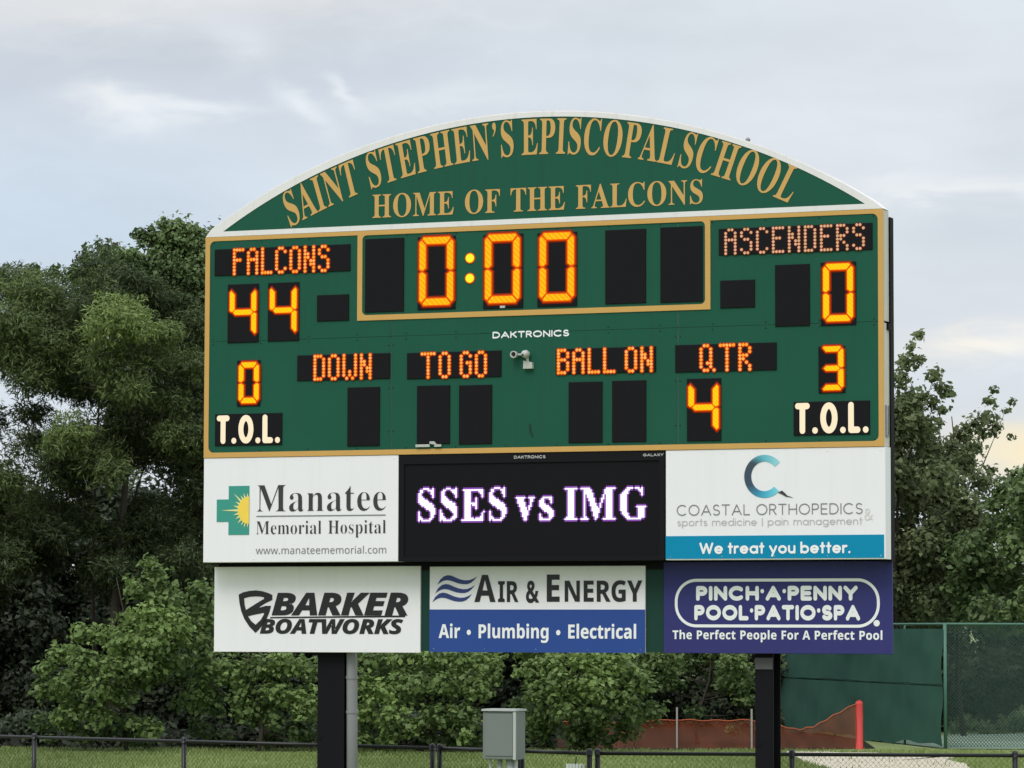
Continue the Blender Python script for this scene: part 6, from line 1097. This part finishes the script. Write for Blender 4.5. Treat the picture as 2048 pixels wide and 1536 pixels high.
c = [cl(345, 470, 42, 80, .66), cl(370, 500, 45, 80, .60), cl(330, 505, 40, 80, .52), cl(395, 490, 40, 80, .55), cl(300, 480, 28, 80, .38), cl(320, 545, 52, 79.6, .42), cl(265, 540, 46, 79.4, .58), cl(250, 520, 30, 79, .66), cl(220, 545, 36, 79.4, .52), cl(180, 560, 42, 79.8, .45),
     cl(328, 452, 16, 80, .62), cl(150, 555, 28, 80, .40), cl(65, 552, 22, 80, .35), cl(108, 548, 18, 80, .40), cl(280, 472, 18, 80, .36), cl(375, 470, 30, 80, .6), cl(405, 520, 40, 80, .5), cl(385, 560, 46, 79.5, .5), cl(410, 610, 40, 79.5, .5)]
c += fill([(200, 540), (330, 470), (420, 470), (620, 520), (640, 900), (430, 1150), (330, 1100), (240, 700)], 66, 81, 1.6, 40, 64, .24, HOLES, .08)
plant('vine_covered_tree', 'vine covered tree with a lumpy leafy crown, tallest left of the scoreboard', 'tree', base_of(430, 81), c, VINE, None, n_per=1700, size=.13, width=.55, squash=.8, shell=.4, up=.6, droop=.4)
c = [cl(172, 512, 14, 82, .5), cl(160, 525, 12, 82, .4), cl(205, 500, 15, 82, .5), cl(228, 498, 12, 82, .4), cl(215, 485, 7, 82, .5), cl(190, 530, 16, 82, .4)]
plant('bare_topped_tree', 'thin greyish brown tree top showing above the pines at the left', 'tree', base_of(200, 82), c, TWIG, None, n_per=1600, size=.11, trunk=.06, width=.4, shell=.6)
# dark woodland under and behind
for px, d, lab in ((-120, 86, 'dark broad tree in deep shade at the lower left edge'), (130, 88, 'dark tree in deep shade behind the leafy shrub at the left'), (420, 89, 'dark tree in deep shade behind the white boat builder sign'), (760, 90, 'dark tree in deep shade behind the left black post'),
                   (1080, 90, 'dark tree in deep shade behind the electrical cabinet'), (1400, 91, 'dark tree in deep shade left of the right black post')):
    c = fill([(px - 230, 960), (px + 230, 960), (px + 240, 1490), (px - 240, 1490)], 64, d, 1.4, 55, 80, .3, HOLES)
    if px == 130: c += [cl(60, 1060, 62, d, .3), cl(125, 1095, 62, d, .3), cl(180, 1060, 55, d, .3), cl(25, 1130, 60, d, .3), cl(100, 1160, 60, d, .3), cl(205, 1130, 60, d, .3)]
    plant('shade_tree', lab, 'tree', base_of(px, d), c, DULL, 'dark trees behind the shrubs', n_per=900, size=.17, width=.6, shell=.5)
# shrubs
SK = dict(n_per=1050, size=.118, width=.72, squash=.8, shell=.38, up=.75, droop=.5, trunk=.05, limbs=10)
def shrub(label, clumps, mat=BUSH, base_px=0, d=70, **kw):
    clumps = list(clumps) + [(x + random.uniform(-.5, .5), y + random.uniform(.3, .9), max(.25, z - random.uniform(.3, .8)), r * .78, ti * .5) for x, y, z, r, ti in clumps]; clumps = [(x, y, z, r * .92, max(0, min(1, ti + random.uniform(-.14, .14)))) for x, y, z, r, ti in clumps]; k = dict(SK); k.update(kw); return plant('leafy_shrub', label, 'shrub', base_of(base_px, d), clumps, mat, 'leafy shrubs behind the fence', **k)  # filler clumps take a darker tint, painting the shade between puffs
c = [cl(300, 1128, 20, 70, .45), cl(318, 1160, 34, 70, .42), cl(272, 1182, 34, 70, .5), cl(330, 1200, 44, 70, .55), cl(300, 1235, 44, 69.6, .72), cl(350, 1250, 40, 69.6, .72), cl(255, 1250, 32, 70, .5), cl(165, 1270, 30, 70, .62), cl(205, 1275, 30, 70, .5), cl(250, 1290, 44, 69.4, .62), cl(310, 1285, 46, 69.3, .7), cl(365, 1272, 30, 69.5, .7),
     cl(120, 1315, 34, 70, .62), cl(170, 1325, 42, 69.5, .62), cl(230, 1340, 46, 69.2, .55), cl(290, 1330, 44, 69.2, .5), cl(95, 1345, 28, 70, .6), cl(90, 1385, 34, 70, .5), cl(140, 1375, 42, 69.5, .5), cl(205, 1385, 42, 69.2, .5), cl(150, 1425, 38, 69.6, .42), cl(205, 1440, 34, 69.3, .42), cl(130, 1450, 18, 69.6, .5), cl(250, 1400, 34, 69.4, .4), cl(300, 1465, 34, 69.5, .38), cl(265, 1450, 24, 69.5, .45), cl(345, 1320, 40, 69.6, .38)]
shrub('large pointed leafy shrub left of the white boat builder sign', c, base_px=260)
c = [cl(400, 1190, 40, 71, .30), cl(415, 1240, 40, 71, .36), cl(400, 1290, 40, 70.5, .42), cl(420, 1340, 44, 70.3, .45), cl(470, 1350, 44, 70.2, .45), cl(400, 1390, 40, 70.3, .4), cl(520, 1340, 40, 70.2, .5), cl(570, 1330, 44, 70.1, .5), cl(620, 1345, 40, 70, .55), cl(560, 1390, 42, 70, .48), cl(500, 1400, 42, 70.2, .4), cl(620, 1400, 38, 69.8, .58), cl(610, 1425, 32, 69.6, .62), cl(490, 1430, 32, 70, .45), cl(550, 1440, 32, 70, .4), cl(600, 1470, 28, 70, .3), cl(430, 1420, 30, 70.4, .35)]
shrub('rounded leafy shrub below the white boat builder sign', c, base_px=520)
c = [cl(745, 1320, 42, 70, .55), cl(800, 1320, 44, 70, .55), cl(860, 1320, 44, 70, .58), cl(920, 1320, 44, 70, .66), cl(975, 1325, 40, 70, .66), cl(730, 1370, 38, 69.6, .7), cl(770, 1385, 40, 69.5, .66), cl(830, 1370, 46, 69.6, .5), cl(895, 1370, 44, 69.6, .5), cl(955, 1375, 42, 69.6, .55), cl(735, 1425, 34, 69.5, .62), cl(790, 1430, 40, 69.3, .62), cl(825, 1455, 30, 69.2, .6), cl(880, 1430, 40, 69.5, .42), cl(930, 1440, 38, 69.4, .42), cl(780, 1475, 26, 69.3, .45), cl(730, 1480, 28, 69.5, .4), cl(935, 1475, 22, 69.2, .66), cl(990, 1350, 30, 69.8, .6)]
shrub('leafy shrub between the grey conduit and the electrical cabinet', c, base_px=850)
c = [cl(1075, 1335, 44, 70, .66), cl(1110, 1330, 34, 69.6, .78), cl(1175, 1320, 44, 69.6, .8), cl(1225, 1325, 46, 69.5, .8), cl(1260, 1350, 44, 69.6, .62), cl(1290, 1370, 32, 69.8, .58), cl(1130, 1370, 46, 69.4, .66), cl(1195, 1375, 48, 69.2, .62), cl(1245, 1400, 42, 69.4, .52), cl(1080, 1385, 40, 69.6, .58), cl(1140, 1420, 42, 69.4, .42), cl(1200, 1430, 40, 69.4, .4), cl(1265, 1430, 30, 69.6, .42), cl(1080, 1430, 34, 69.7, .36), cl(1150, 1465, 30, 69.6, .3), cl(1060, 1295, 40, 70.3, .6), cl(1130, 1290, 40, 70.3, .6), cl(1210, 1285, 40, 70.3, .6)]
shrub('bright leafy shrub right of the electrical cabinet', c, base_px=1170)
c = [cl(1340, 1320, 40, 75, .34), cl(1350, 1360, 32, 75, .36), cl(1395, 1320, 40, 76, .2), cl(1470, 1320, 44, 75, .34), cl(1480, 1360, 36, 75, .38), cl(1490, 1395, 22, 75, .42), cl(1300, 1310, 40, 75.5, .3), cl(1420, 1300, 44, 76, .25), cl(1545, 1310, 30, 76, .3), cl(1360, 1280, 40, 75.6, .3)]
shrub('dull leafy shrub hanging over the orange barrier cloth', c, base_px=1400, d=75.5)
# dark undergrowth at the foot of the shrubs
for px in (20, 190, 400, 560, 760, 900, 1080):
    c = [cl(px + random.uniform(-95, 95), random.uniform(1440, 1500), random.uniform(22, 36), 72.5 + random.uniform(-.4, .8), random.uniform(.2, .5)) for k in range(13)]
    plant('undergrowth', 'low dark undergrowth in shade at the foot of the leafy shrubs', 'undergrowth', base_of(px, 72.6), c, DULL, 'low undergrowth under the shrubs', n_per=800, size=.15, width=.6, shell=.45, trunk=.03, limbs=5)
# trees at the right
AK = dict(n_per=760, size=.14, width=.62, squash=.85, shell=.5, up=.4, trunk=.07)
c = [cl(1835, 665, 15, 80, .42), cl(1822, 690, 14, 80, .42), cl(1810, 720, 24, 80, .42), cl(1835, 718, 18, 80, .38), cl(1800, 755, 30, 80, .42), cl(1868, 745, 22, 80, .36), cl(1885, 770, 22, 80, .36), cl(1900, 785, 14, 80, .36), cl(1830, 790, 28, 80, .34), cl(1865, 800, 22, 80, .32), cl(1885, 815, 15, 80, .3), cl(1805, 810, 30, 80, .34), cl(1850, 845, 28, 80, .34), cl(1815, 860, 34, 80, .36), cl(1880, 840, 12, 80, .3)]
c += fill([(1680, 700), (1790, 720), (1850, 860), (1900, 900), (1940, 980), (1950, 1230), (1660, 1230)], 60, 80.5, 1.3, 34, 52, .40, (), .12)
plant('airy_tree', 'tall airy grey green tree just right of the scoreboard, with sky showing between its leaves', 'tree', base_of(1800, 80), c, AIRY, None, **AK)
c = [cl(1988, 775, 11, 82, .34), cl(1980, 800, 15, 82, .32), cl(2025, 800, 10, 82, .34), cl(2012, 815, 10, 82, .34), cl(1975, 830, 24, 82, .32), cl(1990, 850, 20, 82, .3), cl(1945, 845, 24, 82, .34), cl(1925, 865, 26, 82, .34), cl(1965, 862, 20, 82, .3), cl(2022, 868, 9, 82, .3), cl(1910, 890, 28, 82, .32), cl(1950, 890, 24, 81.5, .34), cl(1935, 930, 28, 81.5, .36), cl(1985, 935, 14, 81.5, .36)]
c += fill([(1880, 880), (1940, 900), (1970, 960), (1990, 1020), (1990, 1240), (1800, 1240), (1800, 950)], 46, 81.5, 1.2, 32, 48, .40, (), .1)
plant('airy_tree', 'thin slanting grey green tree against the yellow evening glow at the right', 'tree', base_of(1930, 82), c, AIRY, None, **AK)
c = [cl(2030, 955, 26, 79, .50), cl(2060, 945, 30, 79, .5), cl(2005, 975, 26, 79, .42), cl(2040, 990, 34, 78.5, .62), cl(1990, 1000, 24, 79, .45)]
c += fill([(1970, 1010), (2060, 970), (2200, 960), (2220, 1250), (1900, 1250), (1930, 1090)], 46, 78.5, 1.4, 32, 52, .58, (), .12)
plant('bushy_tree', 'bushy green tree behind the court fence at the right edge', 'tree', base_of(2070, 79), c, VINE, None, n_per=900, size=.15, width=.66, squash=.85, shell=.42, up=.6, trunk=.05)
c = fill([(1560, 1080), (1700, 1060), (1900, 1150), (2240, 1200), (2240, 1490), (1560, 1490)], 150, 87, 1.5, 40, 62, .50, (), .2)
plant('hedge', 'dark leafy hedge seen through the court fence wire at the right', 'hedge', base_of(1900, 87), c, OAK, None, n_per=800, size=.17, width=.6, shell=.45, trunk=.1)
c = [cl(x, y, r, 84, .6) for x, y, r in ((1935, 1440, 22), (1975, 1455, 20), (2015, 1445, 24), (2045, 1430, 30), (2080, 1440, 30), (1915, 1452, 14), (2000, 1465, 16))]
plant('low_shrub', 'low pale green shrub at the edge of the tennis court', 'shrub', base_of(1990, 84), c, AIRY, None, n_per=800, size=.15, trunk=.03)

# ------------------------------------------------------------------ grass blades near the visible strip of lawn
def blades():
    n_ = 60000; y = rng.uniform(61.5, 71.6, n_); x = rng.uniform(-1, 1, n_) * y * .155
    sp = LAY['sand']; ins = np.zeros(n_, bool)
    for i in range(len(sp)):
        (xa, ya), (xb, yb) = sp[i], sp[(i + 1) % len(sp)]
        if ya != yb: ins ^= ((ya > y) != (yb > y)) & (x < (xb - xa) * (y - ya) / (yb - ya) + xa)
    keep = ~ins | (rng.uniform(0, 1, n_) < .03); x, y = x[keep], y[keep]; n_ = len(x)
    h = rng.uniform(.035, .085, n_) * (1 + .5 * np.sin(x * 1.7) * np.sin(y * 1.1)); a = rng.uniform(0, np.pi, n_); w = .012
    dx, dy = np.cos(a) * w, np.sin(a) * w; lx, ly = rng.normal(size=n_) * .03, rng.normal(size=n_) * .03
    z0 = np.zeros(n_)
    V = np.stack([np.stack([x - dx, y - dy, z0], 1), np.stack([x + dx, y + dy, z0], 1), np.stack([x + lx + dx * .3, y + ly + dy * .3, h], 1), np.stack([x + lx - dx * .3, y + ly - dy * .3, h], 1)], 1).reshape(-1, 3)
    T = np.clip(.5 + .25 * np.sin(x * .9) + rng.normal(size=n_) * .15, 0, 1)
    m = leaf_mat('grass_blades', (.13, .175, .050), (.27, .335, .110), .3); o = leaf_mesh('grass', V, T, m, None, (0, 0, 0)); o['kind'] = 'stuff'
blades()
